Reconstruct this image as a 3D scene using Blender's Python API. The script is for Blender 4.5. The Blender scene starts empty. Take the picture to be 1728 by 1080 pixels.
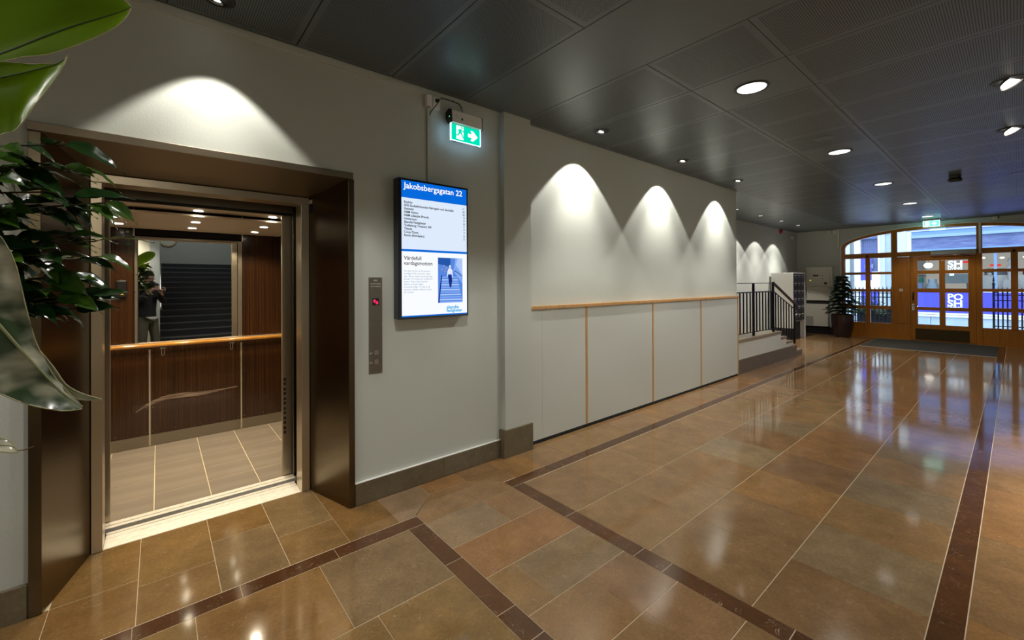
import bpy, bmesh, math, random
from math import sin, cos, pi, radians, sqrt
from mathutils import Vector, Matrix, Euler

random.seed(7)
SC = bpy.context.scene
COL = SC.collection

# ------------------------------------------------------------------ camera
F_PX, YAW, Y0, PIT, ROL, CAM_H = 712.6577, 0.8735475, 475.8324, -0.00368997, -0.00516278, 1.5
cp, sp_, cr_, sr_ = cos(PIT), sin(PIT), cos(ROL), sin(ROL)
P_ = Matrix(((1, 0, 0), (0, cp, -sp_), (0, sp_, cp)))
R_ = Matrix(((cr_, -sr_, 0), (sr_, cr_, 0), (0, 0, 1)))
W_ = Matrix(((sin(YAW), -cos(YAW), 0), (0, 0, -1), (cos(YAW), sin(YAW), 0)))
T_ = R_ @ P_ @ W_
right, down, fwd = Vector(T_[0]), Vector(T_[1]), Vector(T_[2])
cam_d = bpy.data.cameras.new('main_camera')
cam = bpy.data.objects.new('main_camera', cam_d)
COL.objects.link(cam)
rot = Matrix((right, -down, -fwd)).transposed().to_4x4()
cam.matrix_world = Matrix.Translation((0, 0, CAM_H)) @ rot
cam_d.sensor_fit = 'HORIZONTAL'
cam_d.sensor_width = 36.0
cam_d.lens = F_PX / 1728 * 36
cam_d.shift_x = 0.0
cam_d.shift_y = -(540 - Y0) / 1728
cam_d.clip_start = 0.02
cam_d.clip_end = 200
SC.camera = cam

# ------------------------------------------------------------------ world, exposure
wd = bpy.data.worlds.new('overcast_dusk_sky')
SC.world = wd
wd.use_nodes = True
wn = wd.node_tree.nodes
wn['Background'].inputs[0].default_value = (0.60, 0.79, 1.0, 1)
wn['Background'].inputs[1].default_value = 3.4
SC.view_settings.view_transform = 'Standard'
SC.view_settings.look = 'None'
SC.view_settings.exposure = 0.0
SC.view_settings.gamma = 1.0
SC.view_settings.use_curve_mapping = False
SC.cycles.use_denoising = True
SC.cycles.max_bounces = 10
SC.cycles.diffuse_bounces = 5
SC.cycles.glossy_bounces = 5
SC.cycles.transparent_max_bounces = 12
SC.cycles.sample_clamp_indirect = 6.0
SC.cycles.caustics_refractive = False

WARM = (1.0, 0.935, 0.83)
NEUT = (1.0, 0.955, 0.88)
E_WASH_OUT, E_WASH_IN = 56, 66      # wall washers: wide rim and inner beam
E_DOWN = 125                          # hall downlights
E_CAR = 28                            # lights in the lift car
E_STAIR = 34

# ------------------------------------------------------------------ materials
def mat(name, color=(.5, .5, .5), rough=.5, metal=0.0, spec=.5, emit=None, estr=0.0, alpha=None, noise=None, bump=None, coat=0.0, aniso=0.0):
    m = bpy.data.materials.new(name)
    m.use_nodes = True
    nt = m.node_tree
    b = nt.nodes['Principled BSDF']
    b.inputs['Base Color'].default_value = (*color, 1)
    b.inputs['Roughness'].default_value = rough
    b.inputs['Metallic'].default_value = metal
    b.inputs['Specular IOR Level'].default_value = spec
    b.inputs['Coat Weight'].default_value = coat
    b.inputs['Anisotropic'].default_value = aniso
    if emit:
        b.inputs['Emission Color'].default_value = (*emit, 1)
        b.inputs['Emission Strength'].default_value = estr
    tc = None
    if noise or bump:
        tc = nt.nodes.new('ShaderNodeTexCoord')
    if noise:   # (scale xyz, color2, detail, lo, hi)
        sc, c2, det, lo, hi = noise
        mp = nt.nodes.new('ShaderNodeMapping'); mp.inputs['Scale'].default_value = sc
        nz = nt.nodes.new('ShaderNodeTexNoise'); nz.inputs['Detail'].default_value = det
        nz.inputs['Scale'].default_value = 1.0
        rp = nt.nodes.new('ShaderNodeValToRGB')
        rp.color_ramp.elements[0].position = lo; rp.color_ramp.elements[0].color = (*color, 1)
        rp.color_ramp.elements[1].position = hi; rp.color_ramp.elements[1].color = (*c2, 1)
        nt.links.new(tc.outputs['Object'], mp.inputs['Vector'])
        nt.links.new(mp.outputs['Vector'], nz.inputs['Vector'])
        nt.links.new(nz.outputs['Fac'], rp.inputs['Fac'])
        nt.links.new(rp.outputs['Color'], b.inputs['Base Color'])
    if bump:    # (scale xyz, strength, distance)
        sc, st, di = bump
        mp = nt.nodes.new('ShaderNodeMapping'); mp.inputs['Scale'].default_value = sc
        nz = nt.nodes.new('ShaderNodeTexNoise'); nz.inputs['Scale'].default_value = 1.0
        nz.inputs['Detail'].default_value = 3
        bp = nt.nodes.new('ShaderNodeBump'); bp.inputs['Strength'].default_value = st
        bp.inputs['Distance'].default_value = di
        nt.links.new(tc.outputs['Object'], mp.inputs['Vector'])
        nt.links.new(mp.outputs['Vector'], nz.inputs['Vector'])
        nt.links.new(nz.outputs['Fac'], bp.inputs['Height'])
        nt.links.new(bp.outputs['Normal'], b.inputs['Normal'])
    return m

def emis(name, color, s=1.0):
    m = bpy.data.materials.new(name)
    m.use_nodes = True
    nt = m.node_tree
    nt.nodes.remove(nt.nodes['Principled BSDF'])
    e = nt.nodes.new('ShaderNodeEmission')
    e.inputs[0].default_value = (*color, 1); e.inputs[1].default_value = s
    nt.links.new(e.outputs[0], nt.nodes['Material Output'].inputs[0])
    return m

def stone_mat(name, rough=.11, vein=False):
    """Polished limestone; the base tone comes from each stone's own object colour."""
    m = bpy.data.materials.new(name)
    m.use_nodes = True
    nt = m.node_tree; N = nt.nodes; L = nt.links
    b = N['Principled BSDF']
    oi = N.new('ShaderNodeObjectInfo')
    tc = N.new('ShaderNodeTexCoord')
    off = N.new('ShaderNodeVectorMath'); off.operation = 'MULTIPLY_ADD'
    off.inputs[1].default_value = (1, 1, 1)
    rnd = N.new('ShaderNodeCombineXYZ')
    mul = N.new('ShaderNodeMath'); mul.operation = 'MULTIPLY'; mul.inputs[1].default_value = 37.0
    L.new(oi.outputs['Random'], mul.inputs[0])
    L.new(mul.outputs[0], rnd.inputs[0]); L.new(mul.outputs[0], rnd.inputs[1]); L.new(mul.outputs[0], rnd.inputs[2])
    L.new(tc.outputs['Object'], off.inputs[0]); L.new(rnd.outputs[0], off.inputs[2])
    n1 = N.new('ShaderNodeTexNoise'); n1.inputs['Scale'].default_value = 5; n1.inputs['Detail'].default_value = 6
    n1.inputs['Roughness'].default_value = .65
    n2 = N.new('ShaderNodeTexNoise'); n2.inputs['Scale'].default_value = 70; n2.inputs['Detail'].default_value = 3
    L.new(off.outputs[0], n1.inputs['Vector']); L.new(off.outputs[0], n2.inputs['Vector'])
    r1 = N.new('ShaderNodeMapRange'); r1.inputs['From Min'].default_value = .3; r1.inputs['From Max'].default_value = .7
    r1.inputs['To Min'].default_value = .80; r1.inputs['To Max'].default_value = 1.2
    L.new(n1.outputs['Fac'], r1.inputs['Value'])
    r2 = N.new('ShaderNodeMapRange'); r2.inputs['From Min'].default_value = .3; r2.inputs['From Max'].default_value = .7
    r2.inputs['To Min'].default_value = .90; r2.inputs['To Max'].default_value = 1.1
    L.new(n2.outputs['Fac'], r2.inputs['Value'])
    mm = N.new('ShaderNodeMath'); mm.operation = 'MULTIPLY'
    L.new(r1.outputs[0], mm.inputs[0]); L.new(r2.outputs[0], mm.inputs[1])
    vm = N.new('ShaderNodeVectorMath'); vm.operation = 'SCALE'
    L.new(oi.outputs['Color'], vm.inputs[0]); L.new(mm.outputs[0], vm.inputs['Scale'])
    # pale fossil scratches: thin bands of a stretched, warped noise
    wv = N.new('ShaderNodeTexNoise'); wv.inputs['Scale'].default_value = 9 if vein else 24
    wv.inputs['Detail'].default_value = 2; wv.inputs['Distortion'].default_value = 1.6
    L.new(off.outputs[0], wv.inputs['Vector'])
    ab = N.new('ShaderNodeMath'); ab.operation = 'SUBTRACT'; ab.inputs[1].default_value = .5
    L.new(wv.outputs['Fac'], ab.inputs[0])
    a2 = N.new('ShaderNodeMath'); a2.operation = 'ABSOLUTE'; L.new(ab.outputs[0], a2.inputs[0])
    lt = N.new('ShaderNodeMapRange'); lt.inputs['From Min'].default_value = 0.0; lt.inputs['From Max'].default_value = .010
    lt.inputs['To Min'].default_value = 1.0; lt.inputs['To Max'].default_value = 0.0
    L.new(a2.outputs[0], lt.inputs['Value'])
    gate = N.new('ShaderNodeMapRange'); gate.inputs['From Min'].default_value = .5 if vein else .50
    gate.inputs['From Max'].default_value = .62 if vein else .64
    g2 = N.new('ShaderNodeTexNoise'); g2.inputs['Scale'].default_value = 6 if vein else 14
    L.new(off.outputs[0], g2.inputs['Vector'])
    L.new(g2.outputs['Fac'], gate.inputs['Value'])
    mg = N.new('ShaderNodeMath'); mg.operation = 'MULTIPLY'
    L.new(lt.outputs[0], mg.inputs[0]); L.new(gate.outputs[0], mg.inputs[1])
    mg2 = N.new('ShaderNodeMath'); mg2.operation = 'MULTIPLY'; mg2.inputs[1].default_value = .55 if vein else .45
    L.new(mg.outputs[0], mg2.inputs[0])
    mx = N.new('ShaderNodeMix'); mx.data_type = 'RGBA'
    L.new(mg2.outputs[0], mx.inputs['Factor'])
    L.new(vm.outputs[0], mx.inputs['A'])
    mx.inputs['B'].default_value = (.62, .50, .36, 1)
    L.new(mx.outputs['Result'], b.inputs['Base Color'])
    rr = N.new('ShaderNodeMapRange'); rr.inputs['To Min'].default_value = rough * .8; rr.inputs['To Max'].default_value = rough * 1.5
    L.new(n1.outputs['Fac'], rr.inputs['Value'])
    L.new(rr.outputs[0], b.inputs['Roughness'])
    b.inputs['Specular IOR Level'].default_value = .5
    bp = N.new('ShaderNodeBump'); bp.inputs['Strength'].default_value = .12; bp.inputs['Distance'].default_value = .0006
    n3 = N.new('ShaderNodeTexNoise'); n3.inputs['Scale'].default_value = 28; n3.inputs['Detail'].default_value = 4
    L.new(off.outputs[0], n3.inputs['Vector'])
    L.new(n3.outputs['Fac'], bp.inputs['Height']); L.new(bp.outputs['Normal'], b.inputs['Normal'])
    return m

def perforated_mat(name, holes=True):
    """Painted metal ceiling sheet; the object's colour carries its half sizes, so the blank rim follows each panel."""
    m = bpy.data.materials.new(name)
    m.use_nodes = True
    nt = m.node_tree; N = nt.nodes; L = nt.links
    b = N['Principled BSDF']
    b.inputs['Roughness'].default_value = .34
    b.inputs['Specular IOR Level'].default_value = .5
    base = (.108, .130, .143, 1)
    b.inputs['Base Color'].default_value = base
    tc = N.new('ShaderNodeTexCoord')
    nz = N.new('ShaderNodeTexNoise'); nz.inputs['Scale'].default_value = 1.7; nz.inputs['Detail'].default_value = 1
    geo = N.new('ShaderNodeNewGeometry')
    mp = N.new('ShaderNodeMapping'); mp.inputs['Scale'].default_value = (1.6, .35, 1)
    L.new(geo.outputs['Position'], mp.inputs['Vector']); L.new(mp.outputs[0], nz.inputs['Vector'])
    bp = N.new('ShaderNodeBump'); bp.inputs['Strength'].default_value = .35; bp.inputs['Distance'].default_value = .012
    L.new(nz.outputs['Fac'], bp.inputs['Height']); L.new(bp.outputs['Normal'], b.inputs['Normal'])
    if not holes:
        return m
    oi = N.new('ShaderNodeObjectInfo')
    sx = N.new('ShaderNodeSeparateXYZ'); L.new(tc.outputs['Object'], sx.inputs[0])
    sc_ = N.new('ShaderNodeSeparateColor'); L.new(oi.outputs['Color'], sc_.inputs[0])
    def math_(op, a, bb=None, v=None):
        n = N.new('ShaderNodeMath'); n.operation = op
        L.new(a, n.inputs[0]) if not isinstance(a, (int, float)) else setattr(n.inputs[0], 'default_value', a)
        if bb is not None: L.new(bb, n.inputs[1])
        if v is not None: n.inputs[1].default_value = v
        return n.outputs[0]
    ins = []
    for ax, ch in (('X', 'Red'), ('Y', 'Green')):
        a = math_('ABSOLUTE', sx.outputs[ax])
        lim = math_('SUBTRACT', sc_.outputs[ch], v=.036)
        ins.append(math_('LESS_THAN', a, lim))
    inside = math_('MULTIPLY', ins[0], ins[1])
    S = .0118
    ds = []
    for o in (0.0,):
        fr = []
        for ax in ('X', 'Y'):
            t = math_('MULTIPLY', sx.outputs[ax], v=1 / S)
            t = math_('ADD', t, v=400.5 + o)
            t = math_('FRACT', t)
            t = math_('SUBTRACT', t, v=.5)
            fr.append(math_('POWER', math_('ABSOLUTE', t), v=2))
        ds.append(math_('SQRT', math_('ADD', fr[0], fr[1])))
    d = ds[0]
    hole = math_('LESS_THAN', d, v=.235)
    hole = math_('MULTIPLY', hole, inside)
    mx = N.new('ShaderNodeMix'); mx.data_type = 'RGBA'
    L.new(hole, mx.inputs['Factor'])
    mx.inputs['A'].default_value = base; mx.inputs['B'].default_value = (.002, .002, .002, 1)
    L.new(mx.outputs['Result'], b.inputs['Base Color'])
    s2 = math_('MULTIPLY', hole, v=-.5); s2 = math_('ADD', s2, v=.5)
    L.new(s2, b.inputs['Specular IOR Level'])
    return m

def wood_mat(name, c1, c2, rough=.35, scale=(60, 60, 1.2), coat=.0, lo=.3, hi=.7):
    return mat(name, c1, rough, noise=(scale, c2, 4, lo, hi), coat=coat)

def pane_mat(name, tint=(1, 1, 1)):
    m = bpy.data.materials.new(name)
    m.use_nodes = True
    nt = m.node_tree; N = nt.nodes; L = nt.links
    N.remove(N['Principled BSDF'])
    t = N.new('ShaderNodeBsdfTransparent'); t.inputs[0].default_value = (*tint, 1)
    g = N.new('ShaderNodeBsdfGlossy'); g.inputs['Roughness'].default_value = .01
    f = N.new('ShaderNodeFresnel'); f.inputs[0].default_value = 1.5
    mx = N.new('ShaderNodeMixShader')
    L.new(f.outputs[0], mx.inputs[0]); L.new(t.outputs[0], mx.inputs[1]); L.new(g.outputs[0], mx.inputs[2])
    L.new(mx.outputs[0], N['Material Output'].inputs[0])
    return m

M = {}
M['wall'] = mat('painted_wall', (.545, .575, .53), .55, bump=((90, 90, 90), .25, .002))
M['wall_white'] = mat('white_plaster', (.62, .62, .57), .6, bump=((70, 70, 70), .2, .002))
M['wall_blue'] = mat('pale_blue_wall', (.40, .43, .41), .6)
M['panel'] = mat('grey_laminate', (.55, .57, .53), .42)
M['grout'] = mat('pale_grout', (.60, .49, .34), .8)
M['stone'] = stone_mat('polished_limestone', .075)
M['stone_vein'] = stone_mat('veined_red_limestone', .12, vein=True)
M['base_stone'] = stone_mat('skirting_limestone', .35)
M['perf'] = perforated_mat('perforated_metal_sheet')
M['sheet'] = perforated_mat('plain_metal_sheet', holes=False)
M['black'] = mat('black_void', (.006, .006, .006), .8)
M['black_plastic'] = mat('black_plastic', (.012, .012, .013), .3)
M['dark'] = mat('dark_recess', (.02, .02, .02), .7)
M['steel'] = mat('brushed_steel', (.155, .125, .082), .27, 1.0, bump=((2, 2, 900), .06, .0005), aniso=.5)
M['steel_edge'] = mat('satin_steel', (.55, .47, .35), .30, .85)
M['steel_dark'] = mat('dark_brushed_steel', (.34, .30, .24), .38, .9)
M['alu'] = mat('worn_aluminium', (.95, .91, .82), .5, .15, noise=((30, 30, 30), (.84, .79, .68), 3, .35, .7))
M['chrome'] = mat('chrome', (.75, .74, .72), .12, 1.0)
M['mirror'] = mat('mirror_silver', (.86, .88, .87), .015, 1.0)
M['mahogany'] = wood_mat('striped_mahogany', (.015, .0052, .0018), (.055, .020, .005), .22, (170, 170, .9), coat=.3)
M['oak'] = wood_mat('oiled_oak', (.42, .22, .075), (.60, .34, .13), .4, (60, 60, 3))
M['door_wood'] = wood_mat('varnished_oak_door', (.37, .118, .004), (.50, .180, .010), .35, (40, 40, 2.0), coat=.2)
M['rail_wood'] = wood_mat('rail_wood', (.36, .15, .018), (.52, .24, .035), .16, (10, 60, 60), coat=.6)
M['dark_wood'] = mat('dark_handrail_wood', (.035, .017, .008), .35)
M['brass_dark'] = mat('aged_brass', (.085, .055, .02), .45, .7)
M['iron'] = mat('black_iron', (.008, .009, .011), .4, .3)
M['car_tile'] = mat('slate_grey_tile', (.25, .21, .165), .32, noise=((1.5, 7, 9), (.34, .285, .225), 8, .32, .72))
M['car_grout'] = mat('cream_joint', (.80, .70, .48), .7)
M['car_ceiling'] = mat('satin_ceiling_panel', (.62, .53, .41), .4, .1)
M['white'] = mat('white_plastic', (.86, .86, .84), .4)
M['cream'] = mat('cream_enamel', (.80, .78, .68), .4)
M['grey'] = mat('grey_enamel', (.46, .45, .41), .4)
M['red'] = mat('red_plastic', (.35, .01, .012), .35)
M['bezel'] = mat('screen_bezel', (.008, .011, .022), .22)
M['scr_white'] = emis('screen_white', (.93, .96, 1.0), 1.02)
M['scr_pale'] = emis('screen_pale_blue', (.74, .85, 1.0), .98)
M['scr_blue'] = emis('screen_blue', (.002, .145, .72), 1.0)
M['scr_text'] = mat('screen_dark_text', (.015, .02, .035), .5)
M['scr_grey'] = emis('screen_grey_text', (.22, .34, .48), .9)
M['scr_cyan'] = emis('screen_cyan', (.0, .42, .83), 1.0)
M['scr_txtw'] = emis('screen_white_text', (1, 1, 1), 1.1)
for k, c in dict(p1=(.02, .10, .42), p2=(.10, .26, .78), p3=(.24, .42, .95), p4=(.45, .62, 1.0), p5=(.01, .03, .25), p6=(.80, .86, 1.0), p7=(.55, .36, .30)).items():
    M[k] = emis('screen_picture_' + k, c, .95)
M['sign_green'] = emis('exit_green', (.0, .62, .38), 1.25)
M['sign_white'] = emis('exit_white', (.90, 1.0, .97), 1.6)
M['sign_edge'] = emis('exit_edge_glow', (.42, .74, 1.0), 8.0)
M['led_red'] = emis('display_red', (1.0, .02, .12), 1.3)
M['led_green'] = emis('green_led', (.1, 1.0, .4), 3)
M['led_yellow'] = emis('yellow_led', (.8, .9, .0), 1.5)
M['lamp'] = emis('lamp_diffuser', (1.0, .97, .94), 2.4)
M['lamp_hot'] = emis('lamp_reflector', (1.0, .95, .86), 6.0)
M['lamp_car'] = emis('car_lamp', (1.0, .93, .80), 9.0)
M['lamp_shop'] = emis('shop_lamp', (1.0, .92, .78), 4.0)
M['trim_ring'] = mat('dark_lamp_trim', (.012, .012, .012), .35)
M['can'] = mat('lamp_can', (.25, .24, .22), .25, .8)
M['pane'] = pane_mat('window_pane')
M['mat_grey'] = mat('ribbed_mat', (.085, .080, .062), .95, spec=.15, bump=((300, 4, 4), .5, .003))
M['pot'] = mat('dark_brown_glaze', (.032, .016, .013), .25)
M['soil'] = mat('potting_soil', (.02, .014, .01), .9)
M['bark'] = mat('bark', (.05, .033, .02), .8)
M['leaf'] = mat('glossy_leaf', (.042, .100, .006), .22, spec=.6, noise=((40, 40, 40), (.02, .065, .010), 2, .4, .65))
M['leaf_dark'] = mat('dark_glossy_leaf', (.012, .040, .008), .20, spec=.6)
M['needle'] = mat('pine_needles', (.012, .035, .010), .6)
def big_leaf_mat(name, c1, c2):
    m = mat(name, c1, .32, spec=.5, noise=((4, 55, 4), c2, 2, .35, .65), bump=((3, 90, 3), .25, .002))
    b = m.node_tree.nodes['Principled BSDF']
    nt = m.node_tree
    tr = nt.nodes.new('ShaderNodeBsdfTranslucent'); tr.inputs[0].default_value = (c2[0] * 3.2, c2[1] * 3.0, c2[2], 1)
    mx = nt.nodes.new('ShaderNodeMixShader'); mx.inputs[0].default_value = .35
    nt.links.new(b.outputs[0], mx.inputs[1]); nt.links.new(tr.outputs[0], mx.inputs[2])
    nt.links.new(mx.outputs[0], nt.nodes['Material Output'].inputs[0])
    return m
M['big_leaf'] = big_leaf_mat('broad_green_leaf', (.060, .125, .002), (.085, .165, .004))
M['big_leaf_sheen'] = mat('grey_green_leaf_painted_sheen', (.035, .065, .022), .30, spec=.7, noise=((9, 14, 20), (.50, .48, .36), 3, .40, .58), bump=((3, 60, 3), .3, .002))  # pale noise patches put satin reflections into the leaf colour
M['midrib_dark'] = mat('dark_midrib', (.025, .055, .003), .5)
M['steel_front'] = mat('brushed_steel_front', (.25, .205, .15), .42, 1.0)
M['midrib'] = mat('pale_midrib', (.34, .36, .18), .4)
M['leaf_rim'] = mat('pale_leaf_rim', (.46, .44, .25), .45)
M['leaf_brown'] = mat('dry_leaf_tip', (.20, .09, .03), .6)
M['skin'] = mat('skin', (.50, .29, .20), .5)
M['cloth_black'] = mat('black_knit', (.008, .008, .010), .85)
M['cloth_white'] = mat('white_cotton', (.60, .58, .52), .8)
M['cloth_olive'] = mat('olive_twill', (.105, .10, .070), .85)
M['hair'] = mat('dark_hair', (.02, .013, .008), .6)
M['step_dark'] = mat('dark_stone_step', (.030, .033, .045), .30)
M['step_nose'] = mat('painted_step_highlight', (.30, .28, .25), .5)  # pale colour paints the highlight along each step edge
M['ext_stone'] = mat('pale_facade_stone', (.66, .68, .66), .7, noise=((1.2, 1.2, .5), (.54, .57, .57), 3, .4, .7))
M['ext_plinth'] = mat('grey_plinth_stone', (.52, .60, .66), .7, noise=((2, 2, 2), (.42, .50, .58), 3, .4, .7))
M['ext_brick'] = mat('blue_grey_brick', (.10, .13, .30), .7, noise=((1, 2.5, 16), (.19, .22, .40), 5, .35, .65))
M['ext_dark'] = mat('grey_facade_stone', (.30, .33, .36), .7)  # plain mid-grey stone of one narrow pier
M['ext_band'] = mat('facade_band', (.20, .32, .56), .6)
M['ledge'] = mat('white_ledge', (.92, .92, .86), .5)
M['vinyl'] = mat('indigo_vinyl', (.10, .10, .98), .35)
M['vinyl_text'] = mat('white_vinyl_letters', (1.0, 1.0, .98), .5, emit=(1, 1, .97), estr=.0)
M['asphalt'] = mat('street', (.12, .12, .13), .8)
M['shop_in'] = emis('glowing_shop_wall', (.50, .50, .46), .75)  # wall surface emits, standing in for the shop's lighting
M['shop_mid'] = mat('shop_fitting', (.20, .19, .18), .6)
M['shop_red'] = emis('shop_red_sign', (1.0, .04, .03), 1.0)
M['green_box'] = mat('green_box', (.0, .15, .10), .5)
M['beige_wall'] = mat('beige_wall', (.62, .58, .44), .6)
M['joint_steel'] = mat('joint_strip', (.75, .70, .60), .3, .8)
M['curtain'] = mat('shop_curtain', (.20, .23, .42), .8)

# ------------------------------------------------------------------ mesh helpers
class MB:
    def __init__(s): s.v = []; s.f = []; s.sm = []
    def add(s, vs, fs, smooth=False):
        o = len(s.v); s.v += [tuple(v) for v in vs]
        s.f += [tuple(i + o for i in f) for f in fs]; s.sm += [smooth] * len(fs)
        return s
    def box(s, x0, x1, y0, y1, z0, z1, b=0.0):
        x0, x1 = min(x0, x1), max(x0, x1); y0, y1 = min(y0, y1), max(y0, y1); z0, z1 = min(z0, z1), max(z0, z1)
        if b <= 0:
            return s.add([(x0, y0, z0), (x1, y0, z0), (x1, y1, z0), (x0, y1, z0), (x0, y0, z1), (x1, y0, z1), (x1, y1, z1), (x0, y1, z1)],
                         [(0, 3, 2, 1), (4, 5, 6, 7), (0, 1, 5, 4), (1, 2, 6, 5), (2, 3, 7, 6), (3, 0, 4, 7)])
        bm = bmesh.new()
        bmesh.ops.create_cube(bm, size=1)
        for v in bm.verts:
            v.co = Vector(((x0 + x1) / 2 + v.co.x * (x1 - x0), (y0 + y1) / 2 + v.co.y * (y1 - y0), (z0 + z1) / 2 + v.co.z * (z1 - z0)))
        bmesh.ops.bevel(bm, geom=bm.edges[:], offset=min(b, .45 * min(x1 - x0, y1 - y0, z1 - z0)), segments=2, affect='EDGES', profile=.6)
        bm.verts.index_update()
        s.add([v.co for v in bm.verts], [[v.index for v in f.verts] for f in bm.faces])
        bm.free(); return s
    def obox(s, c, ax, ay, az, hx, hy, hz):
        c, ax, ay, az = Vector(c), Vector(ax).normalized(), Vector(ay).normalized(), Vector(az).normalized()
        vs = [c + ax * i * hx + ay * j * hy + az * k * hz for k in (-1, 1) for i, j in ((-1, -1), (1, -1), (1, 1), (-1, 1))]
        return s.add(vs, [(0, 3, 2, 1), (4, 5, 6, 7), (0, 1, 5, 4), (1, 2, 6, 5), (2, 3, 7, 6), (3, 0, 4, 7)])
    def cyl(s, p0, p1, r, n=16, r1=None, cap=True, smooth=True):
        p0, p1 = Vector(p0), Vector(p1); r1 = r if r1 is None else r1
        d = (p1 - p0).normalized(); a = d.orthogonal().normalized(); b = d.cross(a)
        vs = [p0 + (a * cos(2 * pi * i / n) + b * sin(2 * pi * i / n)) * r for i in range(n)] + \
             [p1 + (a * cos(2 * pi * i / n) + b * sin(2 * pi * i / n)) * r1 for i in range(n)]
        s.add(vs, [(i, (i + 1) % n, n + (i + 1) % n, n + i) for i in range(n)], smooth)
        if cap: s.add(vs, [tuple(range(n - 1, -1, -1)), tuple(range(n, 2 * n))])
        return s
    def tube(s, pts, r, n=10):
        pts = [Vector(p) for p in pts]; rings = []
        a = None
        for i, p in enumerate(pts):
            d = ((pts[min(i + 1, len(pts) - 1)] - pts[max(i - 1, 0)])).normalized()
            if a is None: a = d.orthogonal().normalized()
            a = (a - d * a.dot(d)).normalized(); b = d.cross(a)
            rr = r[i] if isinstance(r, (list, tuple)) else r
            rings.append([p + (a * cos(2 * pi * k / n) + b * sin(2 * pi * k / n)) * rr for k in range(n)])
        vs = [v for q in rings for v in q]; fs = []
        for i in range(len(rings) - 1):
            fs += [(i * n + k, i * n + (k + 1) % n, (i + 1) * n + (k + 1) % n, (i + 1) * n + k) for k in range(n)]
        s.add(vs, fs, True)
        s.add(rings[0], [tuple(range(n - 1, -1, -1))]); s.add(rings[-1], [tuple(range(n))])
        return s
    def lathe(s, prof, c=(0, 0, 0), n=32):
        c = Vector(c); vs = []
        for r, z in prof:
            vs += [c + Vector((r * cos(2 * pi * k / n), r * sin(2 * pi * k / n), z)) for k in range(n)]
        fs = []
        for i in range(len(prof) - 1):
            fs += [(i * n + k, i * n + (k + 1) % n, (i + 1) * n + (k + 1) % n, (i + 1) * n + k) for k in range(n)]
        s.add(vs, fs, True)
        s.add(vs[:n], [tuple(range(n - 1, -1, -1))]); s.add(vs[-n:], [tuple(range(n))])
        return s
    def prism(s, poly, fn, d0, d1):
        """poly: 2D outline (ccw or cw); fn(u, v, d) -> point."""
        n = len(poly)
        vs = [fn(u, v, d0) for u, v in poly] + [fn(u, v, d1) for u, v in poly]
        bm = bmesh.new()
        bv = [bm.verts.new(v) for v in vs]
        bm.faces.new(bv[:n]); bm.faces.new(bv[n:][::-1])
        for i in range(n): bm.faces.new((bv[i], bv[n + i], bv[n + (i + 1) % n], bv[(i + 1) % n]))
        bmesh.ops.recalc_face_normals(bm, faces=bm.faces[:])
        bm.verts.index_update()
        s.add([v.co for v in bm.verts], [[v.index for v in f.verts] for f in bm.faces])
        bm.free(); return s
    def build(s, name, m, parent=None, kind=None, origin=None):
        me = bpy.data.meshes.new(name)
        o3 = Vector(origin) if origin is not None else Vector((0, 0, 0))
        me.from_pydata([Vector(v) - o3 for v in s.v], [], s.f)
        me.polygons.foreach_set('use_smooth', s.sm)
        me.materials.append(M[m] if isinstance(m, str) else m)
        me.update()
        o = bpy.data.objects.new(name, me); COL.objects.link(o)
        o.location = o3
        if parent is not None:
            o.parent = parent
            o.location = o3 - world_loc(parent)
        if kind: o['kind'] = kind
        return o

def world_loc(o):
    v = Vector(o.location)
    while o.parent is not None:
        o = o.parent; v = v + Vector(o.location)
    return v

def box(name, m, x0, x1, y0, y1, z0, z1, parent=None, kind=None, b=0.0, origin=None):
    return MB().box(x0, x1, y0, y1, z0, z1, b).build(name, m, parent, kind, origin)

def thing(name, label, cat, loc=(0, 0, 0), group=None):
    o = bpy.data.objects.new(name, None); COL.objects.link(o)
    o.empty_display_size = .1
    o.location = loc; o['label'] = label; o['category'] = cat
    if group: o['group'] = group
    return o

def tag(o, label, cat, group=None):
    o['label'] = label; o['category'] = cat
    if group: o['group'] = group
    return o

def text(s, m, loc, size=None, width=None, face='Y', name='lettering', parent=None, bold=0.0, xs=1.0, align='LEFT', ext=.0006):
    """Flat lettering. face 'Y': on a wall seen looking towards +Y; 'X': seen looking towards +X."""
    cu = bpy.data.curves.new(name, 'FONT')
    cu.body = s; cu.size = 1.0; cu.extrude = 0.0; cu.resolution_u = 3
    cu.offset = bold; cu.align_x = align
    ob = bpy.data.objects.new(name + '_curve', cu)
    COL.objects.link(ob)
    bpy.context.view_layer.update()
    me = bpy.data.meshes.new_from_object(ob.evaluated_get(bpy.context.evaluated_depsgraph_get()))
    bpy.data.objects.remove(ob); bpy.data.curves.remove(cu)
    me.name = name
    xsv = [v.co.x for v in me.vertices] or [0, 1]
    w = max(xsv) - min(xsv)
    k = size if size else width / (w * xs)
    R = Euler((pi / 2, 0, 0 if face == 'Y' else -pi / 2)).to_matrix()
    for v in me.vertices:
        v.co = R @ Vector((v.co.x * k * xs, v.co.y * k, 0))
    me.materials.clear(); me.materials.append(M[m])
    o = bpy.data.objects.new(name, me); COL.objects.link(o)
    o.location = loc
    if parent is not None:
        o.parent = parent; o.location = Vector(loc) - world_loc(parent)
    return o

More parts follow.
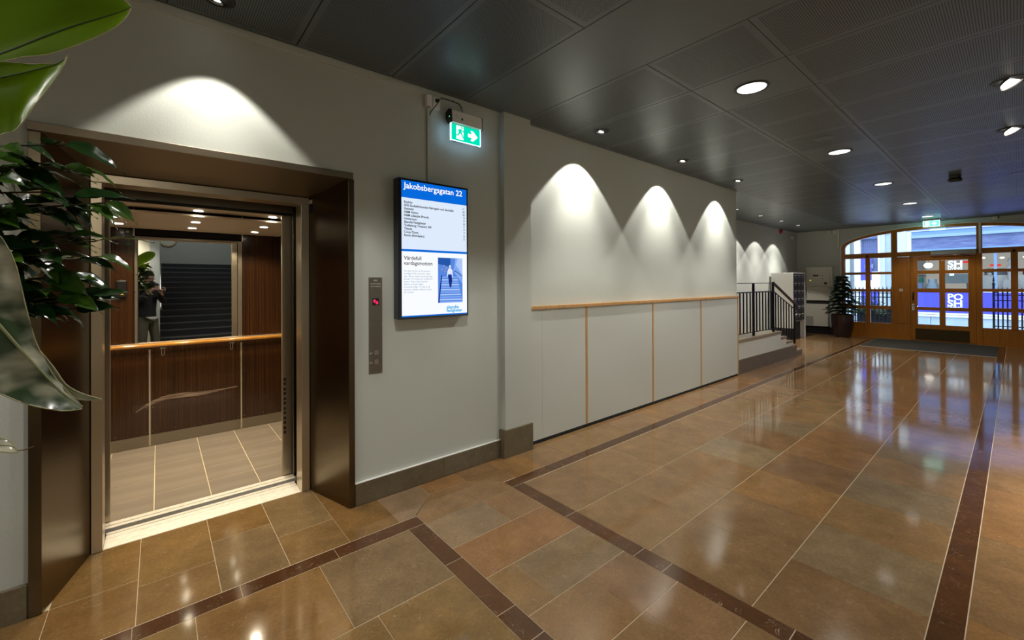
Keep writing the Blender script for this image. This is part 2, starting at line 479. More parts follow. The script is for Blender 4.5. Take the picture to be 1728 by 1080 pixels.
def spot(name, loc, direction, energy, half_deg, blend=.15, radius=.02, color=WARM, parent=None):
    d = bpy.data.lights.new(name, 'SPOT')
    d.energy = energy; d.spot_size = radians(2 * half_deg); d.spot_blend = blend
    d.shadow_soft_size = radius; d.color = color
    o = bpy.data.objects.new(name, d); COL.objects.link(o)
    o.rotation_euler = Vector(direction).to_track_quat('-Z', 'Y').to_euler()
    o.location = loc
    if parent is not None:
        o.parent = parent; o.location = Vector(loc) - world_loc(parent)
    return o

def area(name, loc, direction, energy, sx, sy, color=WARM, parent=None):
    d = bpy.data.lights.new(name, 'AREA')
    d.shape = 'RECTANGLE'; d.size = sx; d.size_y = sy; d.energy = energy; d.color = color
    o = bpy.data.objects.new(name, d); COL.objects.link(o)
    o.rotation_euler = Vector(direction).to_track_quat('-Z', 'Y').to_euler()
    o.location = loc
    if parent is not None:
        o.parent = parent; o.location = Vector(loc) - world_loc(parent)
    return o

CZ = 2.985      # ceiling height
WY = 2.885      # face of the left wall
FX = 14.75      # face of the far wall
#---BODY---
# ================================================================== STRUCTURE
TAN, ORG, GRY, BRN, RED = (.250, .146, .066), (.258, .138, .054), (.238, .162, .088), (.230, .134, .059), (.092, .040, .016)
OLV, AMB, OLG = (.205, .126, .048), (.195, .112, .039), (.198, .134, .064)  # lift-side tones: warm light there is put into the stone colour
rs = random.Random(11)
def tone(c, v=.06):
    k = 1 + rs.uniform(-v, v)
    return (c[0] * k, c[1] * k * (1 + rs.uniform(-.03, .03)), c[2] * k * (1 + rs.uniform(-.06, .06)), 1)

floor = MB().box(-3.25, 5.8, -3.5, 3.336, -.06, -.0012).box(-3.25, 3.0, -8.9, -3.5, -.06, -.0012).box(5.8, 14.9, -3.5, 4.3, -.06, -.0012).build('floor', 'grout', kind='structure')
mesh_cache = {}
def tile(x0, x1, y0, y1, c, name='floor_tile', m='stone', gx=.0010, gy=.0021, parent=floor, z=0.0):
    """One stone; joints across the hall are fine, joints along it are wider."""
    w, d = round(x1 - x0 - 2 * gx, 4), round(y1 - y0 - 2 * gy, 4)
    if w < .01 or d < .01: return
    key = (w, d, m)
    if key not in mesh_cache:
        e = .0006
        a, b = w / 2, d / 2
        vs = [(-a, -b, -.012), (a, -b, -.012), (a, b, -.012), (-a, b, -.012), (-a, -b, 0), (a, -b, 0), (a, b, 0), (-a, b, 0)]
        fs = [(0, 1, 5, 4), (1, 2, 6, 5), (2, 3, 7, 6), (3, 0, 4, 7), (4, 5, 6, 7), (3, 2, 1, 0)]
        me = bpy.data.meshes.new(name); me.from_pydata(vs, [], fs); me.materials.append(M[m]); me.update()
        mesh_cache[key] = me
    o = bpy.data.objects.new(name, mesh_cache[key]); COL.objects.link(o)
    o.parent = parent
    o.location = Vector(((x0 + x1) / 2, (y0 + y1) / 2, z + rs.uniform(-.00006, .00006))) - world_loc(parent)
    o.color = c
    return o
def poly_tile(pts, c, name='floor_tile', m='stone'):
    cx = sum(p[0] for p in pts) / len(pts); cy = sum(p[1] for p in pts) / len(pts)
    q = []
    for x, y in pts:   # pull corners in for the joint
        d = Vector((cx - x, cy - y)); d.normalize(); q.append((x + d.x * .0014, y + d.y * .0014))
    o = MB().prism(q, lambda u, v, d: (u, v, d), -.012, 0.0).build(name, m, floor, origin=(cx, cy, 0))
    o.color = c
    return o

# main field, four rows
xs_ = [2.105 + .5265 * i for i in range(25)]
rows = [(.256, .795), (.795, 1.33), (1.33, 1.866), (1.866, 2.388)]
fixed = {(0, 0): BRN, (0, 1): GRY, (0, 2): TAN, (0, 3): GRY, (0, 4): TAN, (0, 5): GRY, (1, 0): TAN, (1, 1): TAN, (1, 2): ORG, (1, 3): BRN, (1, 4): ORG, (1, 5): ORG,
         (2, 0): TAN, (2, 1): TAN, (2, 2): TAN, (2, 3): GRY, (2, 4): BRN, (2, 5): GRY, (3, 0): TAN, (3, 1): TAN, (3, 2): TAN, (3, 3): TAN}
for j, (y0, y1) in enumerate(rows):
    for i in range(24):
        x0, x1 = xs_[i], min(xs_[i + 1], FX)
        if x0 > 12.6: x1 = min(x1, FX)
        c = fixed.get((j, i)) or rs.choice([TAN, TAN, BRN, ORG, TAN, TAN, BRN])
        tile(x0, x1, y0, y1, tone(c))
# border of red stones: along the left wall, across, along the right
def band(pts, fixed_axis, lo, hi):
    for a, b_ in zip(pts[:-1], pts[1:]):
        m_ = 'stone_vein' if rs.random() < .16 else 'stone'
        if fixed_axis == 'y': tile(a, b_, lo, hi, tone(RED, .2), 'border_stone', m_)
        else: tile(lo, hi, a, b_, tone(RED, .2), 'border_stone', m_)
def steps(a, b_, joints, lo=.35, hi=.72):
    r = [a] + [j for j in joints if a < j < b_]
    while r[-1] < b_ - .3: r.append(min(b_, r[-1] + rs.uniform(lo, hi)))
    r[-1] = b_
    return r
band(steps(1.998, FX, [2.42, 2.735, 3.415, 3.96, 4.5, 5.0]), 'y', 2.391, 2.495)
band(steps(2.105, FX, [2.685, 3.327, 3.935, 4.628, 4.995, 5.6]), 'y', .148, .256)
for a, b_, mm_ in ((1.87, 2.391, 'stone'), (1.36, 1.87, 'stone'), (1.19, 1.36, 'stone'), (.62, 1.19, 'stone_vein'), (.148, .62, 'stone')):
    tile(1.998, 2.105, a, b_, tone(RED, .15), 'border_stone', mm_)
band([-3.0, -2.2, -1.5, -.9, -.42, -.09, .31, .76, 1.277], 'y', 2.392, 2.498)
band([-.9, -.3, .25, .86, 1.318, 1.512, 1.961, 2.392], 'x', 1.168, 1.276)
# strip along the left wall
tile(2.43, 2.75, 2.495, 2.885, tone(TAN)); tile(2.112, 2.43, 2.495, 2.885, tone(ORG))
xx = 2.75
while xx < 10.3:
    x1 = min(xx + rs.uniform(.31, .62), 10.36)
    if 10.36 - x1 < .2: x1 = 10.36
    tile(xx, x1, 2.495, 2.895, tone(rs.choice([TAN, TAN, BRN, ORG]))); xx = x1
for y0, y1 in ((2.495, 3.03), (3.03, 3.57), (3.57, 4.24)):
    for i in range(8): tile(10.36 + i * .55, 10.36 + (i + 1) * .55 if i < 7 else FX, y0, y1, tone(rs.choice([TAN, BRN, ORG, TAN])))
# between the two red bands
poly_tile([(1.277, 2.38), (1.998, 2.38), (1.998, 2.497), (1.79, 2.70), (1.48, 2.70), (1.277, 2.51)], tone(TAN, .03))
poly_tile([(1.165, 2.50), (1.277, 2.50), (1.48, 2.70), (1.48, 2.88), (1.165, 2.88)], tone(GRY, .03))
poly_tile([(1.79, 2.70), (1.998, 2.50), (2.112, 2.50), (2.112, 2.88), (1.79, 2.88)], tone(BRN, .03))
tile(1.48, 1.79, 2.70, 2.885, tone(ORG))
for x0, x1, y0, y1, c in ((1.277, 1.71, 2.06, 2.38, GRY), (1.71, 1.998, 2.06, 2.38, TAN), (1.277, 1.998, 1.742, 2.06, ORG), (1.277, 1.457, 1.42, 1.742, TAN),
                          (1.457, 1.998, 1.42, 1.742, GRY), (1.277, 1.67, 1.10, 1.42, TAN), (1.67, 1.998, 1.10, 1.42, TAN), (1.277, 1.70, .777, 1.10, BRN),
                          (1.70, 1.998, .777, 1.10, TAN), (1.277, 1.66, .45, .777, TAN), (1.66, 1.998, .45, .777, BRN), (1.277, 1.998, .148, .45, TAN)):
    tile(x0, x1, y0, y1, tone(c, .05))
# inside the second band
for (y0, y1), js in {(1.863, 2.392): (-.4, .126, .655, 1.168), (1.335, 1.863): (-.28, .24, .76, 1.168), (.80, 1.335): (-.2, .33, .86, 1.168),
                     (.27, .80): (-.4, .126, .655, 1.168), (-.26, .27): (-.28, .24, .76, 1.168)}.items():
    for a, b_ in zip(js[:-1], js[1:]): tile(a, b_, y0, y1, tone({(.126, 1.863): AMB, (.655, 1.863): OLG}.get((a, y0), rs.choice([OLV, AMB, OLV])), .06))
    for k in range(3): tile(js[0] - .9 * (k + 1), js[0] - .9 * k, y0, y1, tone(AMB))
# in front of and inside the lift recess
for x0, x1, ys in ((-.39, -.08, (2.50, 2.884, 3.333)), (-.08, .235, (2.50, 2.812, 3.333)), (.235, .54, (2.50, 3.02, 3.333)), (.54, .855, (2.50, 2.82, 3.333))):
    for a, b_ in zip(ys[:-1], ys[1:]): tile(x0, x1, a, b_, tone({(.235, 2.50): OLG, (.54, 2.82): OLG, (.235, 3.02): AMB}.get((x0, a), rs.choice([OLV, AMB])), .05), gx=.0013)
poly_tile([(.855, 2.50), (1.165, 2.50), (1.165, 2.88), (.99, 2.88), (.90, 3.33), (.855, 3.33)], tone(AMB, .03))
for k, (a, b_) in enumerate(((-1.0, -.39), (-1.6, -1.0), (-2.3, -1.6), (-3.0, -2.3))): tile(a, b_, 2.498, 2.885, tone(AMB))
# right of the right-hand band
for r, (y0, y1) in enumerate(((-.39, .148), (-.93, -.39))):
    x = 1.277
    js = [2.105, 2.757, 3.40, 3.71, 4.02, 4.62, 5.227, 5.61] if r == 0 else [1.9, 2.5, 3.1, 3.8, 4.4, 5.1, 5.7]
    js = [x] + js
    while js[-1] < FX - .6: js.append(js[-1] + rs.uniform(.5, .75))
    js.append(FX)
    for a, b_ in zip(js[:-1], js[1:]): tile(a, b_, y0, y1, tone(rs.choice([TAN, BRN, TAN, ORG])))
for i in range(5): tile(-3.0 + i * .8336, -3.0 + (i + 1) * .8336, -.93, -.262, tone(OLV))
for i in range(10): tile(2.6 + i * 1.215, 2.6 + (i + 1) * 1.215, -1.25, -.93, tone(TAN))
for i in range(5):
    for j in range(2): tile(-3 + i * 1.12, -3 + (i + 1) * 1.12, -3.45 + j * 1.26, -2.19 + j * 1.26, tone(TAN))

# walls
box('wall_left', 'wall', -3.05, -.44, WY, 3.0, 0, 3.0, kind='structure')
wl = bpy.data.objects['wall_left']
mb = MB().box(1.0, 2.30, WY, 3.0, 0, 3.0).box(-.44, 1.0, WY, 3.0, 2.235, 3.0).box(-3.05, -.44, WY, 3.0, 0, 3.0)
me_old = wl.data; bpy.data.objects.remove(wl); bpy.data.meshes.remove(me_old)
wl = mb.build('wall_left', 'wall', kind='structure')
box('trim_1', 'wall', -3.0, 1.60, WY - .014, WY, 2.940, 2.984, kind='structure', b=.002)
box('wall_column', 'wall', 2.288, 2.60, 2.83, 3.05, 0, 3.0, kind='structure')
box('baseboard_left', 'base_stone', 1.017, 2.255, 2.863, WY, 0, .004, kind='structure')
bl = bpy.data.objects['baseboard_left']; bl.color = tone(BRN)
SK = (.135, .108, .066)
def skirt(parent, x0, x1, y0, y1, z1, z0=0.0, c=SK):
    o = MB().box(x0 + .0008, x1 - .0008, y0, y1, z0, z1, .0015).build('skirting_stone', 'base_stone', parent, origin=((x0 + x1) / 2, y1, 0)); o.color = tone(c, .12); return o
for a, b_ in ((1.017, 1.70), (1.70, 2.258)): skirt(bl, a, b_, 2.863, WY, .150)
box('trim_2', 'white', 1.017, 2.262, 2.866, 2.886, .150, .1535, kind='structure')
bc = box('baseboard_column', 'base_stone', 2.262, 2.60, 2.815, 2.83, 0, .003, kind='structure'); bc.color = tone(SK)
skirt(bc, 2.262, 2.545, 2.812, 2.83, .238); skirt(bc, 2.545, 2.60, 2.815, 2.83, .238)
o = MB().box(2.262, 2.288, 2.814, 2.90, 0, .238, .001).build('skirting_stone', 'base_stone', bc, origin=(2.27, 2.9, 0)); o.color = tone(SK)
b2 = box('baseboard_left_end', 'base_stone', -3.0, -.455, 2.868, WY, 0, .003, kind='structure'); b2.color = tone(SK)
for a, b_ in ((-1.1, -.456), (-2.0, -1.1), (-3.0, -2.0)): skirt(b2, a, b_, 2.863, WY, .155)

# panelled partition
wp = MB().box(2.60, 7.150, 2.925, 3.10, 0, 1.26).box(2.60, 7.224, 2.925, 3.10, 1.26, 3.03).build('wall_panelled', 'wall', kind='structure')
box('plinth_recess', 'black', 2.602, 7.15, 2.8865, 2.925, 0.0, .033, wp)
pj = [2.602, 2.787, 3.414, 4.667, 5.909, 7.149]
for i in range(5):
    a, b_ = pj[i], pj[i + 1]
    if i >= 2: a += .032
    MB().box(a + .0007, b_ - .0007, 2.8865, 2.925, .033, 1.2555, .0008).build('wall_panel', 'panel', wp, origin=((a + b_) / 2, 2.905, .033))
for x in (3.414, 4.667, 5.909): MB().box(x + .001, x + .031, 2.882, 2.925, .033, 1.2555, .002).build('oak_strip', 'oak', wp, origin=(x, 2.905, 0))
o = MB().box(7.150, 7.172, 2.880, 3.10, .012, 1.2555, .002).build('oak_strip', 'oak', wp, origin=(7.15, 2.905, 0)); o.scale = (1, 1, 1)
MB().box(2.602, 7.176, 2.868, 2.927, 1.2558, 1.286, .003).build('cap_rail', 'oak', wp, origin=(5, 2.905, 1.256))
# stair hall wall, far wall, right and back walls
box('wall_stair', 'wall', 5.9, FX + .3, 4.24, 4.4, 0, 3.0, kind='structure')
box('wall_stair_end', 'wall', 5.8, 5.9, 3.1, 4.4, 0, 3.0, kind='structure')
AC, AR, AZ, AH = 1.18, 1.975, 2.446, .448      # arch: centre, half width, spring height, rise
def arch(y, r=AR, h=AH):
    t = max(0.0, 1 - ((y - AC) / r) ** 2); return AZ + h * sqrt(t)
mb = MB().box(FX, FX + .35, AC + AR, 4.40, 0, 3.0).box(FX, FX + .35, -1.4, AC - AR, 0, 3.0)
NA = 36
for i in range(NA):
    ya, yb = AC - AR * cos(pi * i / NA), AC - AR * cos(pi * (i + 1) / NA)
    mb.prism([(ya, arch(ya)), (yb, arch(yb)), (yb, 3.0), (ya, 3.0)], lambda u, v, d: (d, u, v), FX, FX + .35)
wf = mb.build('wall_far', 'wall', kind='structure')
pts = [(FX - .012, AC + AR + .012, .15)] + [(FX - .012, AC + (AR + .012) * cos(pi * i / NA), AZ + (AH + .012) * sin(pi * i / NA)) for i in range(NA + 1)]
MB().tube(pts, .014, 6).build('trim_3', 'white', kind='structure')
bf = box('baseboard_far', 'black_plastic', FX - .03, FX, 3.20, 4.24, 0, .20, kind='structure')
box('wall_right', 'wall', 2.6, FX + .3, -1.4, -1.25, 0, 3.0, kind='structure')
box('wall_right_return', 'wall', 2.6, 2.75, -3.6, -1.25, 0, 3.0, kind='structure')
box('wall_back', 'wall', -3.2, -3.05, -3.6, 3.0, 0, 3.0, kind='structure')
box('wall_rear', 'beige_wall', -3.2, -.16, -3.6, -3.45, 0, 3.0, kind='structure')
MB().box(2.28, 2.75, -3.6, -3.45, 0, 3.0).build('wall_rear_right', 'wall', kind='structure')
MB().box(-.16, 2.75, -3.6, -3.45, 2.99, 5.2).build('wall_rear_lintel', 'wall', kind='structure')
MB().box(2.28, 2.4, -8.6, -3.6, 0, 5.2).build('wall_stairwell_right', 'wall_blue', kind='structure')
MB().box(-.28, -.16, -8.6, -3.6, 0, 5.2).build('wall_stairwell_left', 'wall_blue', kind='structure')
MB().box(-.28, 2.4, -8.75, -8.6, 0, 5.2).build('wall_stairwell_end', 'wall_blue', kind='structure')
MB().box(-.28, 2.4, -8.75, -3.6, 5.1, 5.2).build('ceiling_stairwell', 'wall_white', kind='structure')

# ceiling
ce = MB().box(-3.1, FX + .1, -3.6, 3.12, CZ + .014, CZ + .09).box(5.8, FX + .1, 2.92, 4.4, CZ + .014, CZ + .09).build('ceiling', 'dark', kind='structure')
def cpanel(x0, x1, y0, y1, m):
    hx, hy = (x1 - x0) / 2 - .0022, (y1 - y0) / 2 - .0022
    key = ('c', round(hx, 4), round(hy, 4), m)
    if key not in mesh_cache:
        e = .0015
        me = bpy.data.meshes.new('ceiling_panel')
        me.from_pydata([(-hx, -hy, .010), (hx, -hy, .010), (hx, hy, .010), (-hx, hy, .010), (-hx, -hy, e), (hx, -hy, e), (hx, hy, e), (-hx, hy, e),
                        (-hx + e, -hy + e, 0), (hx - e, -hy + e, 0), (hx - e, hy - e, 0), (-hx + e, hy - e, 0)], [],
                       [(0, 4, 5, 1), (1, 5, 6, 2), (2, 6, 7, 3), (3, 7, 4, 0), (4, 8, 9, 5), (5, 9, 10, 6), (6, 10, 11, 7), (7, 11, 8, 4), (8, 11, 10, 9)])
        me.materials.append(M[m]); me.update(); mesh_cache[key] = me
    o = bpy.data.objects.new('ceiling_panel', mesh_cache[key]); COL.objects.link(o)
    o.parent = ce; o.location = ((x0 + x1) / 2, (y0 + y1) / 2, CZ)
    o.color = (hx, hy, 0, 1)
xl = [.038 + .6225 * k for k in range(-5, 4)]          # ... .66, 1.283, 1.905
for a, b_ in zip(xl[:-1], xl[1:]):
    for y0, y1 in ((1.606, 2.872), (.965, 1.606), (-.96, .965), (-3.45, -.96)): cpanel(a, b_, y0, y1, 'perf')
for y0, y1 in ((-3.45, 2.872),): cpanel(xl[-1], 2.548, y0, y1, 'sheet')
x = 2.548; k = 0
while x < FX - .05:
    x1 = min(x + .6205, FX - .004)
    yl = 2.923 if x1 < 7.3 else 2.895
    cpanel(x, x1, 1.606, yl, 'perf')
    cpanel(x, x1, .965, 1.606, 'sheet' if k % 4 == 1 else 'perf')
    cpanel(x, x1, -1.25, .965, 'perf')
    if x1 > 7.2: cpanel(max(x, 7.226), x1, 2.923 if x1 < 7.3 else 2.895, 4.24, 'sheet')
    x = x1; k += 1

# entrance mat
mt = thing('entrance_mat', 'dark grey ribbed entrance mat lying on the stone floor inside the wooden doors', 'mat', (13.6, 1.3, 0))
mb = MB()
for i in range(118):
    y = .258 + i * .01795; mb.box(12.62, 14.62, y, y + .013, .004, .0095)
o = mb.build('ribs', 'mat_grey', mt); o['kind'] = 'stuff'
box('backing', 'dark', 12.61, 14.63, .256, 2.376, .0005, .0045, mt)
box('edge_strip', 'joint_steel', 12.595, 12.612, .256, 2.376, .0005, .008, mt)

# low stair beside the partition
st = thing('entrance_stair', 'short stair with pale plaster side and brown stone steps behind the grey partition', 'stair', (8.8, 3.5, 0))
MB().box(7.173, 9.14, 2.885, 4.24, .515, .565, .003).box(5.9, 7.173, 3.101, 4.24, .515, .565).build('landing_slab', 'base_stone', st).color = (.27, .22, .15, 1)
mb = MB().prism([(7.172, .240), (9.72, .225), (9.72, .30), (9.42, .30), (9.42, .405), (9.12, .405), (9.12, .515), (7.172, .515)], lambda u, v, d: (u, d, v), 2.895, 2.96)
mb.build('plaster_side', 'wall_white', st)
xs2 = [(9.12, 9.43, .405, .445), (9.42, 9.74, .300, .338), (9.72, 10.02, .195, .232), (10.0, 10.345, .072, .110)]
for a, b_, z0, z1 in xs2:
    MB().box(a, b_, 2.885, 4.24, z0, z1, .004).build('step', 'base_stone', st, origin=(a, 4.24, z0)).color = (.26, .20, .135, 1)
    MB().box(a, b_ - .03, 2.905, 4.24, 0.0, z0).build('riser', 'base_stone', st, origin=(a, 4.24, 0)).color = (.20, .155, .105, 1)
MB().box(7.173, 9.12, 2.96, 4.24, 0.0, .515).box(5.9, 7.173, 3.101, 4.24, 0.0, .515).build('core', 'wall_white', st)
jx = [7.172, 7.47, 8.12, 8.75, 9.72]
for a, b_ in zip(jx[:-1], jx[1:]):
    MB().prism([(a + .002, 0), (b_ - .002, 0), (b_ - .002, .240 - .015 * (b_ - 7.17) / 2.55), (a + .002, .240 - .015 * (a - 7.17) / 2.55)], lambda u, v, d: (u, d, v), 2.887, 2.905).build('skirting_stone', 'base_stone', st).color = (.125, .098, .068, 1)
MB().prism([(9.722, 0), (10.34, 0), (10.34, .105), (10.02, .105), (10.02, .225), (9.722, .225)], lambda u, v, d: (u, d, v), 2.889, 2.906).build('skirting_stone', 'base_stone', st).color = (.125, .098, .068, 1)

# iron railing on it
rl = thing('stair_railing', 'black iron railing with thin uprights along the short stair by the partition', 'railing', (8.6, 2.95, .565))
RY = 2.95
MB().obox((8.08, RY, 1.482), (1, 0, 0), (0, 1, 0), (0, 0, 1), .85, .020, .006).build('top_rail', 'iron', rl)
a_, b_ = Vector((8.93, RY, 1.48)), Vector((10.12, RY, 1.045))
MB().tube([a_ + Vector((-.02, 0, .006)), a_.lerp(b_, .33), a_.lerp(b_, .66), b_, b_ + Vector((.07, 0, -.06)), b_ + Vector((.075, 0, -.14)), b_ + Vector((.03, 0, -.19))], .026, 10).build('handrail', 'dark_wood', rl)
MB().cyl(b_ + Vector((.045, -.004, -.185)), b_ + Vector((.015, -.004, -.215)), .027, 14).build('end_cap', 'chrome', rl)
MB().tube([(7.24, RY, 1.326), (8.93, RY, 1.326), (10.09, RY, .945)], .011, 6).build('middle_rail', 'iron', rl)
MB().tube([(7.24, RY, .64), (8.98, RY, .62)], .009, 6).build('bottom_rail', 'iron', rl)
MB().tube([(8.98, RY, .62), (9.30, RY, .52), (9.62, RY, .40), (10.09, RY, .24)], .009, 6).build('bottom_rail', 'iron', rl)
for x, z0, z1 in ((7.97, .565, 1.48), (8.90, .565, 1.48), (10.09, .11, 1.06)):
    MB().box(x - .017, x + .017, RY - .017, RY + .017, z0, z1, .002).build('post', 'iron', rl, origin=(x, RY, z0))
nb = 0
for x in [7.27, 7.41, 7.55, 7.69, 7.83, 8.11, 8.25, 8.39, 8.53, 8.67, 8.80, 9.03, 9.17, 9.31, 9.46, 9.61, 9.76, 9.92]:
    zt = 1.326 if x < 8.93 else 1.326 - (x - 8.93) * .328
    zb = .63 if x < 8.98 else .62 - (x - 8.98) * .335
    MB().box(x - .009, x + .009, RY - .009, RY + .009, zb, zt).build('baluster', 'iron', rl, origin=(x, RY, zb))
# ================================================================== LIFT
po = thing('lift_portal', 'splayed brushed steel portal framing the open lift in the left wall', 'door frame', (.28, 2.88, 0))
def plan(name, pts, z0, z1, m, parent):
    o = MB().prism(pts, lambda u, v, d: (u, v, d), z0, z1).build(name, m, parent, origin=(pts[0][0], pts[0][1], z0))
    bv = o.modifiers.new('edge', 'BEVEL'); bv.width = .0018; bv.segments = 2; bv.limit_method = 'ANGLE'; bv.angle_limit = radians(20)
    return o
plan('splayed_jamb', [(-.452, 2.866), (-.411, 2.866), (-.289, 3.332), (-.289, 3.36), (-.34, 3.36), (-.452, 2.93)], 0.002, 2.206, 'steel', po)
plan('splayed_jamb', [(1.015, 2.866), (.976, 2.866), (.846, 3.332), (.846, 3.36), (.90, 3.36), (1.015, 2.93)], 0.002, 2.206, 'steel', po)
o = MB().prism([(2.862, 2.209), (2.862, 2.250), (2.95, 2.250), (3.36, 2.180), (3.36, 2.132), (3.332, 2.132)], lambda u, v, d: (d, u, v), -.456, 1.008).build('header_soffit', 'steel_front', po, origin=(0, 2.9, 2.2))
bv = o.modifiers.new('edge', 'BEVEL'); bv.width = .0018; bv.segments = 2
MB().box(-.290, -.2435, 3.318, 3.466, .002, 2.083, .002).build('inner_jamb', 'steel_edge', po, origin=(-.29, 3.32, 0))
MB().box(.7925, .846, 3.318, 3.466, .002, 2.083, .002).build('inner_jamb', 'steel_edge', po, origin=(.84, 3.32, 0))
MB().box(-.290, .846, 3.316, 3.466, 2.084, 2.131, .002).build('inner_header', 'steel_edge', po, origin=(0, 3.32, 2.1))
# dark lining of the shaft around the doors
sh = MB().box(-.75, -.292, 3.36, 3.47, 0, 2.5).box(.85, 1.35, 3.36, 3.47, 0, 2.5).box(-.75, 1.35, 3.37, 3.47, 2.135, 2.5)
sh.box(-.80, -.75, 3.36, 5.4, -.1, 2.6).box(1.35, 1.40, 3.36, 5.4, -.1, 2.6).box(-.8, 1.4, 5.35, 5.4, -.1, 2.6).box(-.8, 1.4, 3.36, 5.4, 2.5, 2.6).box(-.8, 1.4, 3.34, 5.4, -.16, -.1)
sh.box(-.8, 1.4, 3.15, 3.36, -.16, -.055)
sh.build('wall_shaft', 'dark', kind='structure')
for x0, x1, y0 in ((.802, 1.32, 3.486), (.818, 1.32, 3.528), (-.72, -.252, 3.486), (-.72, -.262, 3.528)):
    MB().box(x0, x1, y0, y0 + .028, .012, 2.092, .002).build('landing_door_leaf', 'steel', po, origin=(x0, y0, 0))
MB().box(-.243, .7925, 3.336, 3.461, -.02, .0016, .001).build('sill_plate', 'alu', po, origin=(.28, 3.4, 0))
MB().box(-.243, .7925, 3.4665, 3.512, -.02, .001, .001).box(-.243, .7925, 3.519, 3.548, -.02, .001).build('sill_track', 'alu', po, origin=(.28, 3.5, 0))

car = thing('lift_car', 'open lift car with striped mahogany walls, mirror and grey tiled floor', 'elevator', (.28, 4.4, 0))
MB().box(-.56, 1.12, 3.605, 3.642, -.03, .001, .001).box(-.56, 1.12, 3.650, 3.694, -.03, .0015, .001).build('car_sill', 'alu', car)
box('floor_bed', 'car_grout', -.57, 1.13, 3.694, 5.24, -.03, -.0015, car)
cx_ = [-.555, -.3185, -.0245, .2895, .5945, .9065, 1.105]; cy_ = [3.696, 3.985, 4.2905, 4.6055, 4.9175, 5.20]
for i in range(6):
    for j in range(5):
        e = .0024
        MB().box(cx_[i] + e, cx_[i + 1] - e, cy_[j] + e * 1.5, cy_[j + 1] - e * 1.5, -.01, 0.0005, .0008).build('tile', 'car_tile', car, origin=((cx_[i] + cx_[i + 1]) / 2 + rs.uniform(-.1, .1) * 0, (cy_[j] + cy_[j + 1]) / 2, 0)).rotation_euler = (0, 0, 0)
YB = 5.20
box('car_shell', 'black', -.58, 1.14, YB + .018, YB + .05, -.03, 2.4, car)
box('car_shell', 'black', -.62, -.575, 3.70, YB + .05, -.03, 2.4, car)
box('car_shell', 'black', 1.125, 1.17, 3.70, YB + .05, -.03, 2.4, car)
def cp(name, m, x0, x1, y0, y1, z0, z1, b=.001): return MB().box(x0, x1, y0, y1, z0, z1, b).build(name, m, car, origin=((x0 + x1) / 2, (y0 + y1) / 2, z0))
for a, b_ in ((-.555, -.070), (-.056, .656), (.670, 1.105)): cp('lower_wall_panel', 'mahogany', a, b_, YB, YB + .016, .107, .955)
cp('upper_wall_panel', 'mahogany', -.555, -.172, YB, YB + .016, .958, 2.25)
cp('upper_wall_panel', 'mahogany', .676, 1.105, YB, YB + .016, .958, 2.25)
cp('dark_upper_panel', 'black', -.170, .674, YB, YB + .014, 1.968, 2.25)
for x in (-.063, .663): cp('joint_strip', 'joint_steel', x - .0065, x + .0065, YB - .004, YB + .010, .006, .90)
for x in (-.171, .675): cp('joint_strip', 'steel_edge', x - .006, x + .006, YB - .002, YB + .012, 1.955, 2.25)
cp('skirting_plate', 'steel_dark', -.555, 1.105, YB - .003, YB + .012, .002, .105)
mr = cp('wall_mirror', 'mirror', -.147, .634, YB - .003, YB + .004, .965, 1.932, 0)
for x0, x1, z0, z1 in ((-.168, -.147, .965, 1.953), (.634, .672, .965, 1.953), (-.147, .634, 1.932, 1.953)):
    MB().box(x0, x1, YB - .010, YB + .010, z0, z1, .002).build('mirror_frame', 'steel_dark', car, origin=(x0, YB, z0))
for x0, x1 in ((-.147, -.142), (.629, .634)): MB().box(x0, x1, YB - .006, YB, .965, 1.932).build('mirror_seal', 'black', car)
for sx, x in ((1, -.573), (-1, 1.123)):
    for z0, z1, m_ in ((.107, .955, 'mahogany'), (.958, 2.25, 'mahogany'), (.002, .105, 'steel_dark')):
        MB().box(min(x, x + sx * .016), max(x, x + sx * .016), 3.76, YB - .004, z0, z1, .001).build('side_panel' if z1 > .2 else 'skirting_plate', m_, car, origin=(x, 4.4, z0))
cp('rail_backing', 'joint_steel', -.555, 1.105, YB - .030, YB - .001, .957, .966)
rail = MB().cyl((-.53, YB - .075, .945), (1.075, YB - .075, .945), .0185, 20).build('handrail', 'rail_wood', car, origin=(0, YB - .075, .945))
MB().cyl((1.067, 3.85, .945), (1.067, YB - .10, .945), .0185, 16).build('handrail', 'rail_wood', car, origin=(1.06, 4.5, .945))
MB().tube([(1.075, YB - .075, .945), (1.085, YB - .075, .985), (1.08, YB - .11, 1.01)], .017, 8).build('rail_end', 'rail_wood', car)
for x in (-.50, .033, .570, 1.06):
    MB().box(x - .022, x + .022, YB - .098, YB - .052, .910, .927, .002).box(x - .022, x + .022, YB - .099, YB - .094, .915, .935).build('rail_bracket', 'chrome', car)
    MB().tube([(x - .010, YB - .075, .912), (x - .010, YB - .06, .86), (x - .006, YB - .05, .842), (x + .006, YB - .05, .842), (x + .010, YB - .06, .86), (x + .010, YB - .075, .912)], .003, 6).build('bracket_loop', 'chrome', car)
mb = MB()
for x in (-.30, -.085, -.04, .12, .32, .50, .635, .69, .86, 1.05):
    for z in (.135, .36, .60, .845):
        if (x in (-.085, -.04, .635, .69)) or z in (.135, .845): mb.cyl((x, YB, z), (x, YB - .002, z), .0026, 8)
for x in (-.30, -.19, .70, .80, .93): mb.cyl((x, YB, .985), (x, YB - .002, .985), .0026, 8)
mb.build('panel_screws', 'chrome', car)['kind'] = 'stuff'
